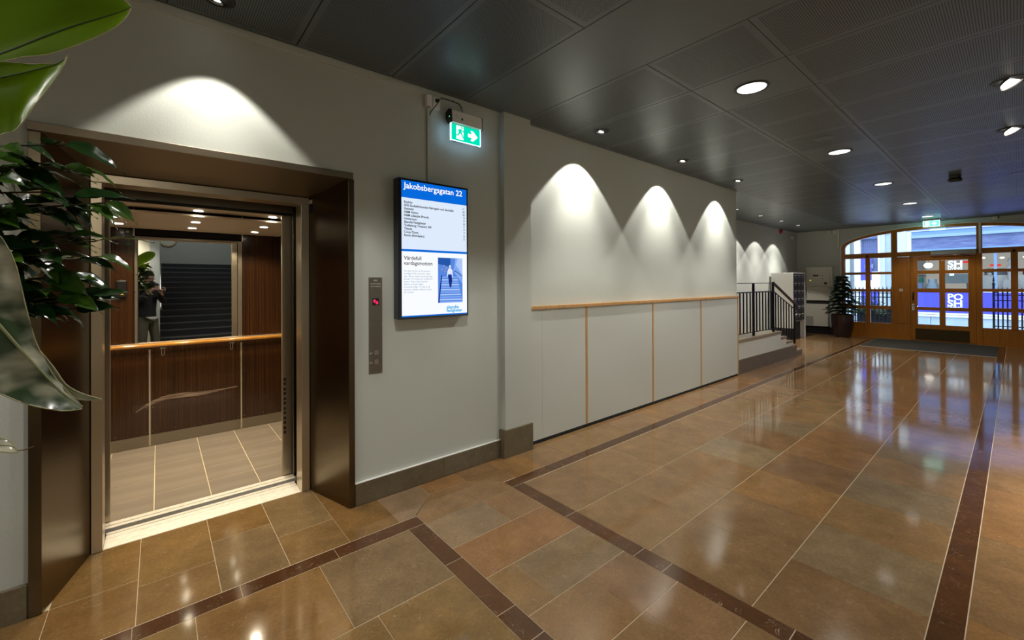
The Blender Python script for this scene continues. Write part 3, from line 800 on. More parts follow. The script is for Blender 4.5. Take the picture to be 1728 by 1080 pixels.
# scuffed pale stroke across the middle panel
mb = MB(); ps = []
for t in range(25):
    u = t / 24; x = -.16 + u * .79; z = .435 - .10 * (1 - u) ** 3 + .055 * sin(u * 6.0) * (1 - u) * .8 + .012 * u
    ps.append((x, z, .006 + .016 * sin(pi * min(1, u * 1.1 + .05))))
for (xa, za, wa), (xb, zb, wb) in zip(ps[:-1], ps[1:]):
    mb.add([(xa, YB - .0008, za - wa), (xb, YB - .0008, zb - wb), (xb, YB - .0008, zb + wb), (xa, YB - .0008, za + wa)], [(0, 1, 2, 3)])
mb.build('scuff_mark', mat('worn_varnish', (.30, .23, .18), .35, noise=((6, 1, 220), (.10, .06, .035), 2, .4, .6)), car)
# ceiling of the car
cp('ceiling_board', 'car_ceiling', -.50, 1.05, 3.72, 4.045, 2.060, 2.075)
cp('ceiling_board', 'car_ceiling', -.36, 1.005, 3.99, 5.13, 2.020, 2.035)
cp('ceiling_top', 'dark', -.575, 1.13, 3.70, YB + .02, 2.24, 2.26, 0)
cp('light_trough', 'dark', -.575, 1.13, 3.69, 3.715, 2.045, 2.25, 0)
for x, y, z in [(xx_, y_, 2.019) for y_ in (4.35, 4.82) for xx_ in (-.255, .238, .730)] + [(xx_, 3.95, 2.059) for xx_ in (-.255, .232, .728)]:
    MB().cyl((x, y, z), (x, y, z - .003), .030, 20).build('ceiling_spot', 'lamp_car', car, origin=(x, y, z))
    spot('ceiling_spot_light', (x, y, z - .008), (0, 0, -1), E_CAR, 65, .5, .025, (1.0, .83, .58), car)
cp('car_front_post', 'steel_edge', .746, .802, 3.70, 3.742, .002, 2.06)
cp('car_front_post', 'steel_edge', -.40, -.236, 3.70, 3.742, .002, 2.06)
cp('car_front_return', 'steel_dark', .802, 1.13, 3.70, 3.742, .002, 2.24)
cp('car_front_return', 'steel_dark', -.58, -.40, 3.70, 3.742, .002, 2.24)
cp('car_door_leaf', 'steel', .806, 1.30, 3.612, 3.638, .012, 2.092)
cp('car_door_leaf', 'steel', -.72, -.255, 3.612, 3.638, .012, 2.092)
cp('car_header', 'steel_dark', -.58, 1.13, 3.685, 3.70, 2.065, 2.25, 0)
mb = MB()
for k in range(12): mb.box(.752, .770, 3.6985, 3.7005, .33 + k * .034 + (k // 2) * .008, .352 + k * .034 + (k // 2) * .008)
mb.build('vent_slots', 'dark', car)['kind'] = 'stuff'
MB().box(-.292, -.218, YB - .03, YB - .001, 1.39, 1.548, .012).build('key_reader', 'black_plastic', car)
o = MB().prism([(-.262, 1.415), (-.238, 1.415), (-.250, 1.436)], lambda u, v, d: (u, d, v), YB - .0312, YB - .030).build('warning_triangle', 'led_yellow', car)
o.data.materials[0] = mat('yellow_triangle', (.55, .40, .03), .5)
MB().box(-.238, -.180, YB - .002, YB, 1.965, 2.012).build('green_notice', mat('dark_green_print', (.01, .05, .03), .4), car)
MB().box(-.238, -.180, YB - .002, YB, 1.918, 1.962).build('dark_notice', 'black_plastic', car)
MB().cyl((-.214, YB - .002, 1.990), (-.214, YB - .003, 1.990), .012, 16).build('notice_disc', 'grey', car)
MB().box(-.222, -.194, YB - .002, YB, 1.868, 1.884).build('small_green_notice', mat('green_print', (.03, .25, .12), .5), car)

# sticker on the right splay of the portal
sg = Vector((.976 - .846, 2.866 - 3.332, 0)).normalized()     # along the splay, towards the viewer
nrm = Vector((-abs(sg.y), -abs(sg.x), 0)).normalized()
c0 = Vector((.846, 3.332, 0)) + sg * .030 + nrm * .0015
stk = thing('capacity_sticker', 'small dark blue and white sticker on the right steel jamb of the lift', 'sticker', c0 + Vector((0, 0, 2.02)))
MB().obox(c0 + Vector((0, 0, 2.103)), sg, nrm, (0, 0, 1), .020, .0008, .014).build('white_field', 'cream', stk)
MB().obox(c0 + Vector((0, 0, 2.057)), sg, nrm, (0, 0, 1), .020, .0008, .030).build('blue_field', mat('navy_print', (.01, .012, .05), .4), stk)

# call panel
cpn = thing('lift_call_panel', 'tall narrow steel lift call panel with red arrows beside the lift', 'control panel', (1.165, WY, 1.21))
MB().box(1.118, 1.214, 2.879, WY, .877, 1.548, .001).build('plate', mat('bronze_steel', (.20, .18, .15), .45, .9), cpn, origin=(1.165, WY, 1.2))
MB().box(1.142, 1.190, 2.8775, 2.879, 1.353, 1.402).build('display', 'black_plastic', cpn)
def arrow(cx, cz, s, up):
    k = 1 if up else -1
    return [(cx - s, cz + k * 0), (cx, cz + k * s), (cx + s, cz + k * 0), (cx + s * .45, cz), (cx + s * .45, cz - k * s * .9), (cx - s * .45, cz - k * s * .9), (cx - s * .45, cz)]
for cx, cz, up in ((1.157, 1.383, True), (1.175, 1.370, False)):
    MB().prism(arrow(cx, cz, .0125, up), lambda u, v, d: (u, d, v), 2.8765, 2.8774).build('arrow', 'led_red', cpn)
for z in (1.020, .956):
    MB().box(1.151, 1.183, 2.873, 2.879, z - .017, z + .017, .002).build('button', 'steel_dark', cpn)
for s_, x, z, w in (('HISS', 1.151, 1.522, .026), ('TILL MAX 1200 KG', 1.128, 1.500, .074), ('ELLER 16 PERSONER', 1.130, 1.482, .070), ('UPP', 1.120, 1.015, .022), ('NED', 1.120, .951, .022)):
    text(s_, 'cream', (x, 2.8785, z), width=w, parent=cpn, bold=.015)
for x in (1.124, 1.208):
    for z in (.885, 1.220, 1.540): MB().cyl((x, 2.879, z), (x, 2.8775, z), .003, 8).build('screw', 'chrome', cpn)

# ================================================================== INFORMATION SCREEN
scn = thing('information_screen', 'portrait wall screen listing tenants under a blue header, beside the lift', 'screen', (1.6, WY, 1.75))
MB().box(1.300, 1.891, 2.800, WY - .006, 1.248, 2.258, .003).build('housing', 'bezel', scn, origin=(1.6, 2.85, 1.25))
def sq(name, m, x0, x1, z0, z1, k=1):
    return MB().box(x0, x1, 2.7993 - .0002 * k, 2.8, z0, z1).build(name, m, scn)
sq('header_field', 'scr_blue', 1.325, 1.877, 2.120, 2.243)
sq('list_field', 'scr_pale', 1.325, 1.877, 1.7515, 2.1195)
sq('blue_rule', 'scr_blue', 1.325, 1.877, 1.735, 1.7512)
sq('news_field', 'scr_white', 1.325, 1.877, 1.2725, 1.7348)
sq('blue_rule', 'scr_blue', 1.325, 1.877, 1.263, 1.2722)
TY = 2.7985
text('Jakobsbergsgatan 22', 'scr_txtw', (1.344, TY, 2.187), width=.496, parent=scn, bold=.010)
names = [('Equinix', '11'), ('SNS Studieförbundet Näringsliv och Samhälle', '10'), ('Genesta', '10'), ('H&M Home', '9'), ('H&M Lifestyle Brands', '9'), ('Universum', '8'),
         ('Skandia Fastigheter', '7'), ('Trelleborg Treasury AB', '7'), ('Titania', '7'), ('Coop Östra', '6'), ('Rovio (Entréplan)', '5')]
for i, (a, b_) in enumerate(names):
    z = 2.0815 - i * .02385
    text(a, 'scr_text', (1.343, TY, z), size=.0226, parent=scn, bold=.026)
    text(b_, 'scr_text', (1.858, TY, z), size=.0215, parent=scn, bold=.026, align='RIGHT')
text('Värdefull', 'scr_text', (1.341, TY, 1.675), size=.0388, parent=scn, bold=.012)
text('vardagsmotion', 'scr_text', (1.341, TY, 1.638), size=.0388, parent=scn, bold=.012)
for i, s_ in enumerate(['Hur gör du för att få motion i', 'vardagen? Här kommer några', 'tips. Åk en station kortare med', 'bussen. Ta trapporna istället för', 'hissen. Passa tiden framför', 'datorn och gör några', 'stretchövningar. Ta dig ut på', 'lunchen. Nyttja mellanrummen', 'till rörelse.']):
    text(s_, 'scr_grey', (1.341, TY, 1.589 - i * .0192), size=.0178, parent=scn)
text('skandia:', 'scr_cyan', (1.691, TY, 1.310), width=.112, parent=scn, bold=.03)
text('fastigheter', 'scr_cyan', (1.691, TY, 1.285), width=.142, parent=scn, bold=.03)
# the picture: someone walking down a blue staircase
X0, X1, Z0, Z1 = 1.617, 1.836, 1.356, 1.699
pic = sq('picture', 'p2', X0, X1, Z0, Z1, 2)
def pp(m, pts, k=1): return MB().prism([(X0 + u * (X1 - X0), Z0 + v * (Z1 - Z0)) for u, v in pts], lambda u, v, d: (u, d, v), 2.7989 - .0001 * k, 2.7990).build('picture_shape', m, scn)
pp('p1', [(0, .86), (.5, .80), (.5, 1), (0, 1)]); pp('p3', [(.62, .70), (1, .42), (1, 1), (.70, 1)]); pp('p4', [(.72, .85), (1, .62), (1, 1), (.80, 1)], 2)
for i in range(11):
    z = .58 - i * .055; w = .02 + i * .012
    pp('p3' if i % 2 == 0 else 'p4', [(.16 - w * .9, z - .030), (.80 + i * .02, z - .030), (.78 + i * .02, z), (.17 - w * .9, z)], 2)
pp('p5', [(.0, .0), (.05, .0), (.17, .62), (.13, .62)], 3); pp('p5', [(.62, .70), (.70, .72), (1.0, .60), (1, .585), (.70, .70)], 3)
for u, v in ((.24, .82), (.33, .77), (.16, .74), (.28, .70)): pp('p7', [(u - .015, v - .02), (u + .015, v - .02), (u + .015, v + .02), (u - .015, v + .02)], 3)
pp('p5', [(.40, .62), (.55, .62), (.57, .50), (.54, .40), (.53, .34), (.47, .34), (.44, .42), (.42, .50)], 4)
pp('p6', [(.40, .74), (.44, .77), (.52, .77), (.58, .72), (.60, .56), (.57, .55), (.55, .64), (.41, .64), (.38, .58), (.36, .58), (.37, .68)], 5)
pp('p6', [(.45, .78), (.51, .78), (.525, .82), (.48, .845), (.44, .82)], 5)

# ================================================================== EXIT SIGN, SOCKETS, CONDUIT
ex = thing('exit_sign', 'green running man exit sign with right arrow on the wall above the screen', 'sign', (1.9, WY, 2.75))
YE = 2.815
MB().prism([(YE - .022, 2.758), (YE + .030, 2.752), (YE + .065, 2.800), (YE + .065, 2.850), (YE + .020, 2.868), (YE - .015, 2.852)], lambda u, v, d: (d, u, v), 1.746, 2.030).build('housing', 'white', ex, origin=(1.9, YE, 2.8))
for x in (1.7395, 2.031):
    MB().prism([(YE - .024, 2.756), (YE + .032, 2.750), (YE + .068, 2.798), (YE + .068, 2.852), (YE + .020, 2.870), (YE - .017, 2.854)], lambda u, v, d: (d, u, v), x, x + .006).build('end_cap', 'black_plastic', ex)
MB().cyl((1.7390, YE + .01, 2.805), (1.7385, YE + .01, 2.805), .004, 10).build('status_light', 'led_green', ex)
MB().box(1.745, 1.7485, YE - .003, YE + .012, 2.622, 2.753).box(2.0235, 2.027, YE - .003, YE + .012, 2.622, 2.753).box(1.7485, 2.0235, YE - .003, YE + .003, 2.622, 2.6252).build('light_edge', 'sign_edge', ex)
MB().box(1.7485, 2.0235, YE + .001, YE + .007, 2.6252, 2.753).build('light_plate', 'white', ex)
MB().box(1.7475, 2.0245, YE - .001, YE + .0005, 2.6255, 2.752).build('green_face', 'sign_green', ex)
SYF = YE - .0016
def sg_(m, pts, nm='symbol'): return MB().prism(pts, lambda u, v, d: (u, d, v), SYF, SYF + .0006).build(nm, m, ex)
sg_('sign_white', [(1.905, 2.676), (1.943, 2.676), (1.930, 2.650), (1.955, 2.650), (1.998, 2.690), (1.955, 2.730), (1.930, 2.730), (1.943, 2.704), (1.905, 2.704)], 'arrow')
sg_('sign_white', [(1.795, 2.640), (1.862, 2.640), (1.862, 2.745), (1.795, 2.745)], 'doorway')
SYF -= .0007
sg_('sign_green', [(1.826, 2.716), (1.842, 2.712), (1.848, 2.690), (1.858, 2.672), (1.872, 2.650), (1.864, 2.646), (1.846, 2.668), (1.834, 2.688), (1.824, 2.682), (1.812, 2.664), (1.790, 2.668), (1.790, 2.676), (1.808, 2.676), (1.818, 2.700)], 'running_figure')
sg_('sign_green', [(1.842, 2.712), (1.866, 2.700), (1.872, 2.706), (1.844, 2.722), (1.822, 2.722), (1.803, 2.700), (1.809, 2.696), (1.826, 2.712)], 'running_figure')
MB().cyl((1.846, SYF, 2.734), (1.846, SYF + .0006, 2.734), .0085, 14).build('running_figure', 'sign_green', ex)
for x, z in ((1.780, 2.800), (1.800, 2.808), (1.776, 2.816)): MB().box(x, x + .014, YE - .0215, YE - .019, z, z + .003).build('print_mark', 'grey', ex)
MB().cyl((1.838, YE - .020, 2.795), (1.838, YE - .0195 + -.001, 2.795), .010, 14).build('green_dot', mat('green_dot_print', (.01, .12, .06), .5), ex)

sk = thing('wall_sockets', 'pair of small white socket boxes under the ceiling left of the exit sign', 'socket', (1.61, WY, 2.88))
MB().box(1.557, 1.603, 2.842, WY, 2.845, 2.935, .006).build('switch_box', 'white', sk)
MB().box(1.608, 1.672, 2.845, WY, 2.845, 2.932, .006).build('socket_box', 'white', sk)
MB().cyl((1.640, 2.846, 2.905), (1.640, 2.815, 2.900), .016, 14, .011).build('plug', 'black_plastic', sk)
MB().tube([(1.640, 2.818, 2.900), (1.635, 2.812, 2.880), (1.612, 2.825, 2.845), (1.598, 2.862, 2.815), (1.594, 2.872, 2.79)], .0035, 6).build('plug_cord', 'black_plastic', sk)
MB().cyl((1.574, 2.85, 2.846), (1.574, 2.85, 2.835), .011, 12).build('cable_gland', 'grey', sk)
tag(MB().box(1.573, 1.607, 2.870, WY, 2.258, 2.845, .002).build('cable_duct', 'wall'), 'narrow painted cable duct running from the sockets down to the screen', 'cable duct')
tag(MB().tube([(1.672, 2.872, 2.925), (1.70, 2.872, 2.952), (1.80, 2.872, 2.953), (1.865, 2.874, 2.948), (1.885, 2.874, 2.925), (1.888, 2.868, 2.89), (1.890, 2.855, 2.866)], .0042, 6).build('power_cord', 'black_plastic'), 'thin black cord along the ceiling edge into the exit sign', 'cable')

# ================================================================== CEILING FITTINGS
def downlight(x, y, label, group=None, r=.098, e=E_DOWN, half=61):
    t = thing('ceiling_downlight', label, 'ceiling light', (x, y, CZ), group)
    MB().lathe([(r + .022, -.001), (r + .022, -.005), (r + .006, -.007), (r, -.002), (r, -.001)], (x, y, CZ), 40).build('trim_ring', 'trim_ring', t, origin=(x, y, CZ))
    MB().cyl((x, y, CZ - .0012), (x, y, CZ - .0030), r, 40).build('diffuser', 'lamp', t, origin=(x, y, CZ))
    spot('downlight_lamp', (x, y, CZ - .012), (0, 0, -1), e, half, .32, r * .8, NEUT, t)
    return t
dl = ['nearest round downlight in the middle row of the ceiling', 'second round downlight of the middle row, counted from the camera', 'third round downlight of the middle row, counted from the camera',
      'fourth round downlight of the middle row, small and nearer the doors', 'last round downlight of the middle row, just before the hanging exit sign']
for k, x in enumerate((3.476, 5.966, 8.44, 10.95, 13.45)): downlight(x, 1.288, dl[k], e=E_DOWN * (.6 if k == 4 else 1))
downlight(.986, 1.288, 'round downlight above the foreground floor, out of the picture', e=E_DOWN * .9)
downlight(-1.5, 1.288, 'round downlight above the potted plants, out of the picture', e=E_DOWN * .7)
downlight(.6, -1.6, 'round downlight behind the photographer', e=E_DOWN * .5)

def washer(x, y, tilt, label, half=42, eo=None, ei=None, r=.062, toward=1, lens_dir=(-.25, .18, -.95), flush=False, bl=.12):
    eo = E_WASH_OUT if eo is None else eo; ei = E_WASH_IN if ei is None else ei
    t = thing('ceiling_spotlight', label, 'ceiling light', (x, y, CZ))
    MB().lathe([(r + .012, -.001), (r + .012, -.004), (r + .001, -.006), (r - .001, -.001)], (x, y, CZ), 28).build('trim_ring', 'trim_ring', t, origin=(x, y, CZ))
    MB().cyl((x, y, CZ - .0008), (x, y, CZ - .0015), r, 28).build('dark_recess', 'black', t, origin=(x, y, CZ))
    d = Vector(lens_dir).normalized()
    c = Vector((x, y, CZ)) + (Vector((0, 0, -.003)) if flush else Vector((-.020, -.006, -.004)))
    if flush: d = Vector((0, 0, -1))
    MB().cyl(c - d * .002, c + d * .012, r * .62, 24, r * .70, cap=False).build('reflector', 'can', t)
    MB().cyl(c + d * .000, c + d * .002, r * (.72 if flush else .52), 24).build('lamp', 'lamp_hot', t)
    dirv = Vector((0, toward * sin(radians(tilt)), -cos(radians(tilt))))
    L = Vector((x, y, CZ - .030))
    spot('rim_beam', L, dirv, eo, half, bl, .012, WARM if x < 1 else NEUT, t)
    spot('inner_beam', L, Vector((0, toward * sin(radians(tilt + 2)), -cos(radians(tilt + 2)))), ei, half * .74, 1.0, .02, WARM if x < 1 else NEUT, t)
    return t
washer(.24, 2.648, -4, 'spotlight over the lift lighting the wall above its portal', half=43, eo=52, ei=42, r=.065, bl=.22)
for k, x in enumerate((3.33, 4.90, 6.49)):
    washer(x, 2.60, 14, ['nearest of the three spotlights washing the panelled partition', 'middle one of the three spotlights washing the panelled partition', 'farthest of the three spotlights washing the panelled partition'][k])
for k, x in enumerate((9.03, 10.30, 11.60, 12.82)):
    washer(x, 3.65, 8, ['small spotlight above the stair landing, half hidden by the partition', 'small spotlight above the stair, next after the partition edge', 'small spotlight above the foot of the stair', 'small spotlight near the red alarm, farthest in its row'][k], half=47, eo=55, ei=120, r=.045, flush=True)
def tilted(x, y, label, aim):
    r = .088
    t = thing('adjustable_spotlight', label, 'ceiling light', (x, y, CZ))
    MB().lathe([(r + .014, -.001), (r + .014, -.005), (r, -.006), (r - .001, -.001)], (x, y, CZ), 32).build('trim_ring', 'trim_ring', t, origin=(x, y, CZ))
    MB().cyl((x, y, CZ - .0008), (x, y, CZ - .0015), r, 32).build('dark_recess', 'black', t, origin=(x, y, CZ))
    d = Vector(aim).normalized(); c = Vector((x, y, CZ - .004))
    MB().cyl(c - d * .004, c + d * .020, r * .66, 28, r * .74, cap=False).build('reflector', 'can', t)
    MB().cyl(c + d * .010, c + d * .012, r * .66, 28).build('lamp', 'lamp_hot', t)
    spot('spot_beam', c + d * .035, d, 360, 38, .6, .03, NEUT, t)
tilted(4.84, .02, 'nearer of the two tilted spotlights at the right edge of the ceiling', (-.25, -.45, -.86))
tilted(6.38, .02, 'farther of the two tilted spotlights at the right edge of the ceiling', (-.25, -.45, -.86))

sd = thing('hanging_detector', 'small black detector hanging below the ceiling before the entrance', 'detector', (8.58, .545, CZ))
MB().lathe([(.062, 0), (.062, -.035), (.045, -.045)], (8.58, .545, CZ), 24).build('mount', 'trim_ring', sd)
MB().lathe([(.070, -.045), (.075, -.060), (.070, -.085), (.03, -.095)], (8.58, .545, CZ), 24).build('body', 'black_plastic', sd)
for x, y, r, lb in ((5.27, 1.268, .085, 'flush round ceiling plate between the first and second middle downlights'), (9.19, 2.83, .085, 'flush round ceiling plate left of the middle downlights, toward the stair'),
                    (9.09, -.03, .085, 'flush round ceiling plate at the right edge of the ceiling'), (12.9, 2.55, .09, 'flush round ceiling plate close to the far wall')):
    tag(MB().lathe([(r, -.001), (r, -.004), (r - .006, -.006), (r - .02, -.0055)], (x, y, CZ), 32).build('ceiling_plate', 'sheet', origin=(x, y, CZ)), lb, 'ceiling plate')
# ================================================================== FAR END OF THE HALL
mbx = thing('mailbox_cabinet', 'white cabinet of dark steel mailboxes standing at the foot of the short stair', 'mailbox', (13.0, 3.95, 0))
MX0, MX1, MY0, MY1, MZ = 12.545, 13.47, 3.69, 4.20, 1.745
MB().box(MX0, MX0 + .02, MY0, MY1, 0.30, MZ, .003).build('side_panel', 'wall_white', mbx)
MB().box(MX1 - .05, MX1, MY0 - .012, MY1, 0.0, MZ, .003).build('side_panel', 'white', mbx)
MB().box(MX0 - .004, MX1, MY0 - .015, MY1, MZ - .022, MZ, .003).build('top_panel', 'white', mbx)
MB().box(MX0 + .02, MX1 - .05, MY0 + .02, MY1, .46, MZ - .022).build('carcass', 'grey', mbx)
MB().box(MX0 + .02, MX1 - .05, MY0 + .10, MY1, 0, .46).build('open_base', 'dark', mbx)
MB().box(MX0, MX0 + .03, MY0 + .10, MY1, 0, .30).build('leg', 'trim_ring', mbx)
DW = (MX1 - .05 - MX0 - .02) / 3
for c in range(3):
    for r in range(6):
        x0 = MX0 + .02 + c * DW; z0 = .49 + r * .205
        MB().box(x0 + .005, x0 + DW - .005, MY0 - .004, MY0 + .02, z0 + .004, z0 + .201, .003).build('mailbox_door', mat('gunmetal_door', (.09, .085, .085), .3, .6) if c + r == 0 else bpy.data.materials['gunmetal_door'], mbx, origin=(x0, MY0, z0))
        MB().box(x0 + .06, x0 + DW - .06, MY0 - .010, MY0 - .004, z0 + .150, z0 + .168).box(x0 + .11, x0 + .14, MY0 - .010, MY0 - .004, z0 + .10, z0 + .12).build('name_plate', 'white', mbx)

fp = thing('fire_alarm_cabinet', 'beige wall cabinet with fire alarm panel between mailboxes and potted pine', 'cabinet', (FX, 3.7, 1.1))
MB().box(FX - .10, FX, 3.35, 3.98, 1.37, 1.93, .006).build('upper_cabinet', 'cream', fp)
MB().box(FX - .125, FX - .10, 3.41, 3.905, 1.385, 1.765, .004).build('control_panel', 'cream', fp)
MB().box(FX - .128, FX - .125, 3.675, 3.80, 1.66, 1.71).build('panel_display', 'black_plastic', fp)
MB().box(FX - .128, FX - .125, 3.47, 3.53, 1.43, 1.49).build('panel_display', 'black_plastic', fp)
for y, z in ((3.63, 1.685), (3.57, 1.68), (3.57, 1.60)): MB().cyl((FX - .125, y, z), (FX - .129, y, z), .012, 10).build('panel_key', 'black_plastic', fp)
MB().cyl((FX - .125, 3.865, 1.545), (FX - .130, 3.865, 1.545), .012, 10).build('yellow_light', 'led_yellow', fp)
MB().cyl((FX - .10, 3.46, 1.84), (FX - .103, 3.46, 1.84), .016, 10).build('yellow_lock', mat('yellow_lock', (.5, .42, .05), .5), fp)
MB().box(FX - .12, FX, 3.42, 3.955, .965, 1.365, .006).build('middle_cabinet', 'cream', fp)
MB().cyl((FX - .12, 3.90, 1.20), (FX - .123, 3.90, 1.20), .014, 10).build('lock', 'black_plastic', fp)
MB().box(FX - .09, FX, 3.44, 3.98, .87, .960).build('dark_shelf', 'dark', fp)
MB().box(FX - .12, FX, 3.45, 3.985, .225, .865, .004).build('lower_cabinet', 'cream', fp)
MB().box(FX - .122, FX - .12, 3.80, 3.985, .24, .50).build('grey_plate', 'grey', fp)
MB().box(FX - .08, FX - .001, 3.44, 4.0, .0, .22).build('dark_base', 'black', fp)

jb = thing('junction_boxes', 'two beige junction boxes high on the far wall left of the white conduit', 'electrical box', (FX, 3.36, 2.9))
MB().box(FX - .04, FX, 3.375, 3.48, 2.875, 2.962, .004).build('box', 'cream', jb); MB().box(FX - .04, FX, 3.255, 3.345, 2.860, 2.962, .004).build('box', 'cream', jb)
tag(MB().box(FX - .035, FX, 3.195, 3.235, 2.47, 2.984, .003).build('conduit', 'cream'), 'pale vertical conduit on the far wall left of the arch', 'conduit')
tb = thing('intercom_box', 'small beige box with green edge above the right part of the arched entrance', 'electrical box', (FX, .3, 2.93))
MB().box(FX - .04, FX, .262, .352, 2.905, 2.980, .004).build('box', 'cream', tb); MB().box(FX - .042, FX, .242, .262, 2.93, 2.98).build('green_edge', 'green_box', tb)
al = thing('alarm_sounder', 'small red alarm sounder high on the wall above the mailboxes', 'alarm', (13.33, 4.24, 2.92))
MB().cyl((13.33, 4.24, 2.925), (13.33, 4.17, 2.925), .052, 20, .045).build('body', 'red', al); MB().box(13.29, 13.37, 4.21, 4.24, 2.85, 2.88, .003).build('base', 'red', al)
dt = thing('motion_detector', 'small white motion detector in the far left corner right of the red alarm', 'detector', (14.28, 4.24, 2.80))
MB().box(14.20, 14.34, 4.18, 4.24, 2.765, 2.835, .012).build('body', 'white', dt); MB().box(14.22, 14.32, 4.175, 4.182, 2.775, 2.800, .002).build('lens', 'cream', dt)

# hanging exit sign in front of the entrance
hx = thing('hanging_exit_sign', 'green lit exit sign hanging from the ceiling in front of the entrance door', 'sign', (14.2, 1.30, 2.9))
MB().box(14.17, 14.22, 1.148, 1.448, 2.952, CZ, .004).build('housing', 'cream', hx)
MB().box(14.192, 14.198, 1.155, 1.441, 2.812, 2.952).build('light_plate', emis('exit_plate_glow', (.45, 1.0, .92), 9), hx)
EXM = emis('hanging_exit_green', (.16, .85, .62), 1.5)
MB().box(14.1905, 14.192, 1.160, 1.436, 2.818, 2.950).build('green_face', EXM, hx)
MB().prism([(1.40, 2.832), (1.33, 2.832), (1.33, 2.938), (1.40, 2.938)], lambda u, v, d: (d, u, v), 14.1893, 14.1904).build('doorway', 'sign_white', hx)
MB().prism([(1.29, 2.872), (1.25, 2.872), (1.265, 2.845), (1.24, 2.845), (1.195, 2.885), (1.24, 2.925), (1.265, 2.925), (1.25, 2.898), (1.29, 2.898)], lambda u, v, d: (d, u, v), 14.1893, 14.1904).build('arrow', 'sign_white', hx)

# ------------------------------------------------------------------ arched timber frontage
X0_, X1_ = FX + .012, FX + .10
GX = FX + .055
win = MB()
for i in range(NA):
    t0, t1 = pi * i / NA, pi * (i + 1) / NA
    P4 = [(AC + AR * cos(t), AZ + AH * sin(t)) for t in (t0, t1)] + [(AC + (AR - .075) * cos(t), AZ - .012 + (AH - .058) * sin(t)) for t in (t1, t0)]
    win.prism(P4, lambda u, v, d: (d, u, v), X0_ - .012, X1_)
w1 = win.build('window_1', 'door_wood', kind='structure')
def fb(name, y0, y1, z0, z1, x0=X0_, x1=X1_, m='door_wood', par=None, b=.004):
    return MB().box(x0, x1, y0, y1, z0, z1, b).build(name, m, par or w1, origin=(x0, (y0 + y1) / 2, z0))
fb('side_jamb', 3.083, 3.155, 0, AZ, X0_ - .012); fb('side_jamb', -.795, -.723, 0, AZ, X0_ - .012)
def arch_in(y): return AZ - .012 + (AH - .058) * sqrt(max(0, 1 - ((y - AC) / (AR - .075)) ** 2))
fb('mullion', 1.992, 2.108, 2.136, arch_in(2.05) + .02); fb('mullion', .505, .600, 0, arch_in(.55) + .02)
fb('transom_bar', 2.108, 3.085, 2.134, 2.268); fb('transom_bar', .600, 1.992, 2.142, 2.262); fb('transom_bar', -.723, .505, 2.150, 2.275)
fb('solid_panel', 1.745, 2.108, 0, 2.136, X0_ + .012); fb('lower_panel', 2.108, 3.085, 0, .395, X0_ + .010); fb('lower_panel', -.723, .505, 0, .405, X0_ + .010)
for y0, y1, z0, z1 in ((1.79, 2.06, .42, 2.10),): fb('raised_field', y0, y1, z0, z1, X0_ + .004, X0_ + .014)
fb('solid_panel', -.723, -.47, 0, 2.150, X0_ + .010)
for za, zb in ((1.692, 1.758), (1.230, 1.301), (.767, .856)):
    fb('glazing_bar', 2.640, 3.085, za, zb); fb('glazing_bar', 2.108, 2.540, za, zb)
    fb('glazing_bar', .078, .507, za + .02, zb + .02); fb('glazing_bar', -.47, -.029, za + .02, zb + .02)
fb('centre_bar', 2.540, 2.637, .39, 2.136, X0_ - .003); fb('centre_bar', -.029, .078, .40, 2.152, X0_ - .003)
def pane(par, y0, y1, z0, z1, pts=None):
    if pts is None: return MB().box(GX, GX + .005, y0 - .004, y1 + .004, z0 - .004, z1 + .004).build('pane', 'pane', par, origin=(GX, y0, z0))
    return MB().prism(pts, lambda u, v, d: (d, u, v), GX, GX + .005).build('pane', 'pane', par, origin=(GX, pts[0][0], pts[0][1]))
zs = [(1.758, 2.134), (1.301, 1.692), (.856, 1.230), (.395, .767)]
for z0, z1 in zs:
    pane(w1, 2.637, 3.083, z0, z1); pane(w1, 2.108, 2.540, z0, z1)
    pane(w1, .078, .505, z0 + .015, z1 + .018); pane(w1, -.47, -.029, z0 + .015, z1 + .018)
for ya, yb, zb_ in ((2.108, 3.083, 2.268), (.600, 1.992, 2.262), (-.723, .505, 2.275)):
    n_ = 10; pts = [(ya, zb_), (yb, zb_)] + [(yb + (ya - yb) * i / n_, max(zb_ + .001, arch_in(yb + (ya - yb) * i / n_) + .006)) for i in range(n_ + 1)]
    pane(w1, 0, 0, 0, 0, pts)
MB().box(X0_ - .035, X0_ - .012, .520, .560, 2.16, 2.86, .003).build('cable_cover', 'cream', w1)
for y in (2.592, .03): MB().box(X0_ - .016, X0_ - .003, y - .022, y + .022, 2.150, 2.215, .003).build('window_catch', 'iron', w1)
MB().box(X0_ - .004, X0_ + .012, 1.885, 1.955, 1.245, 1.312, .004).build('door_button', 'white', w1)
MB().box(X0_ - .0055, X0_ - .004, 1.897, 1.943, 1.267, 1.290).build('button_mark', 'grey', w1)

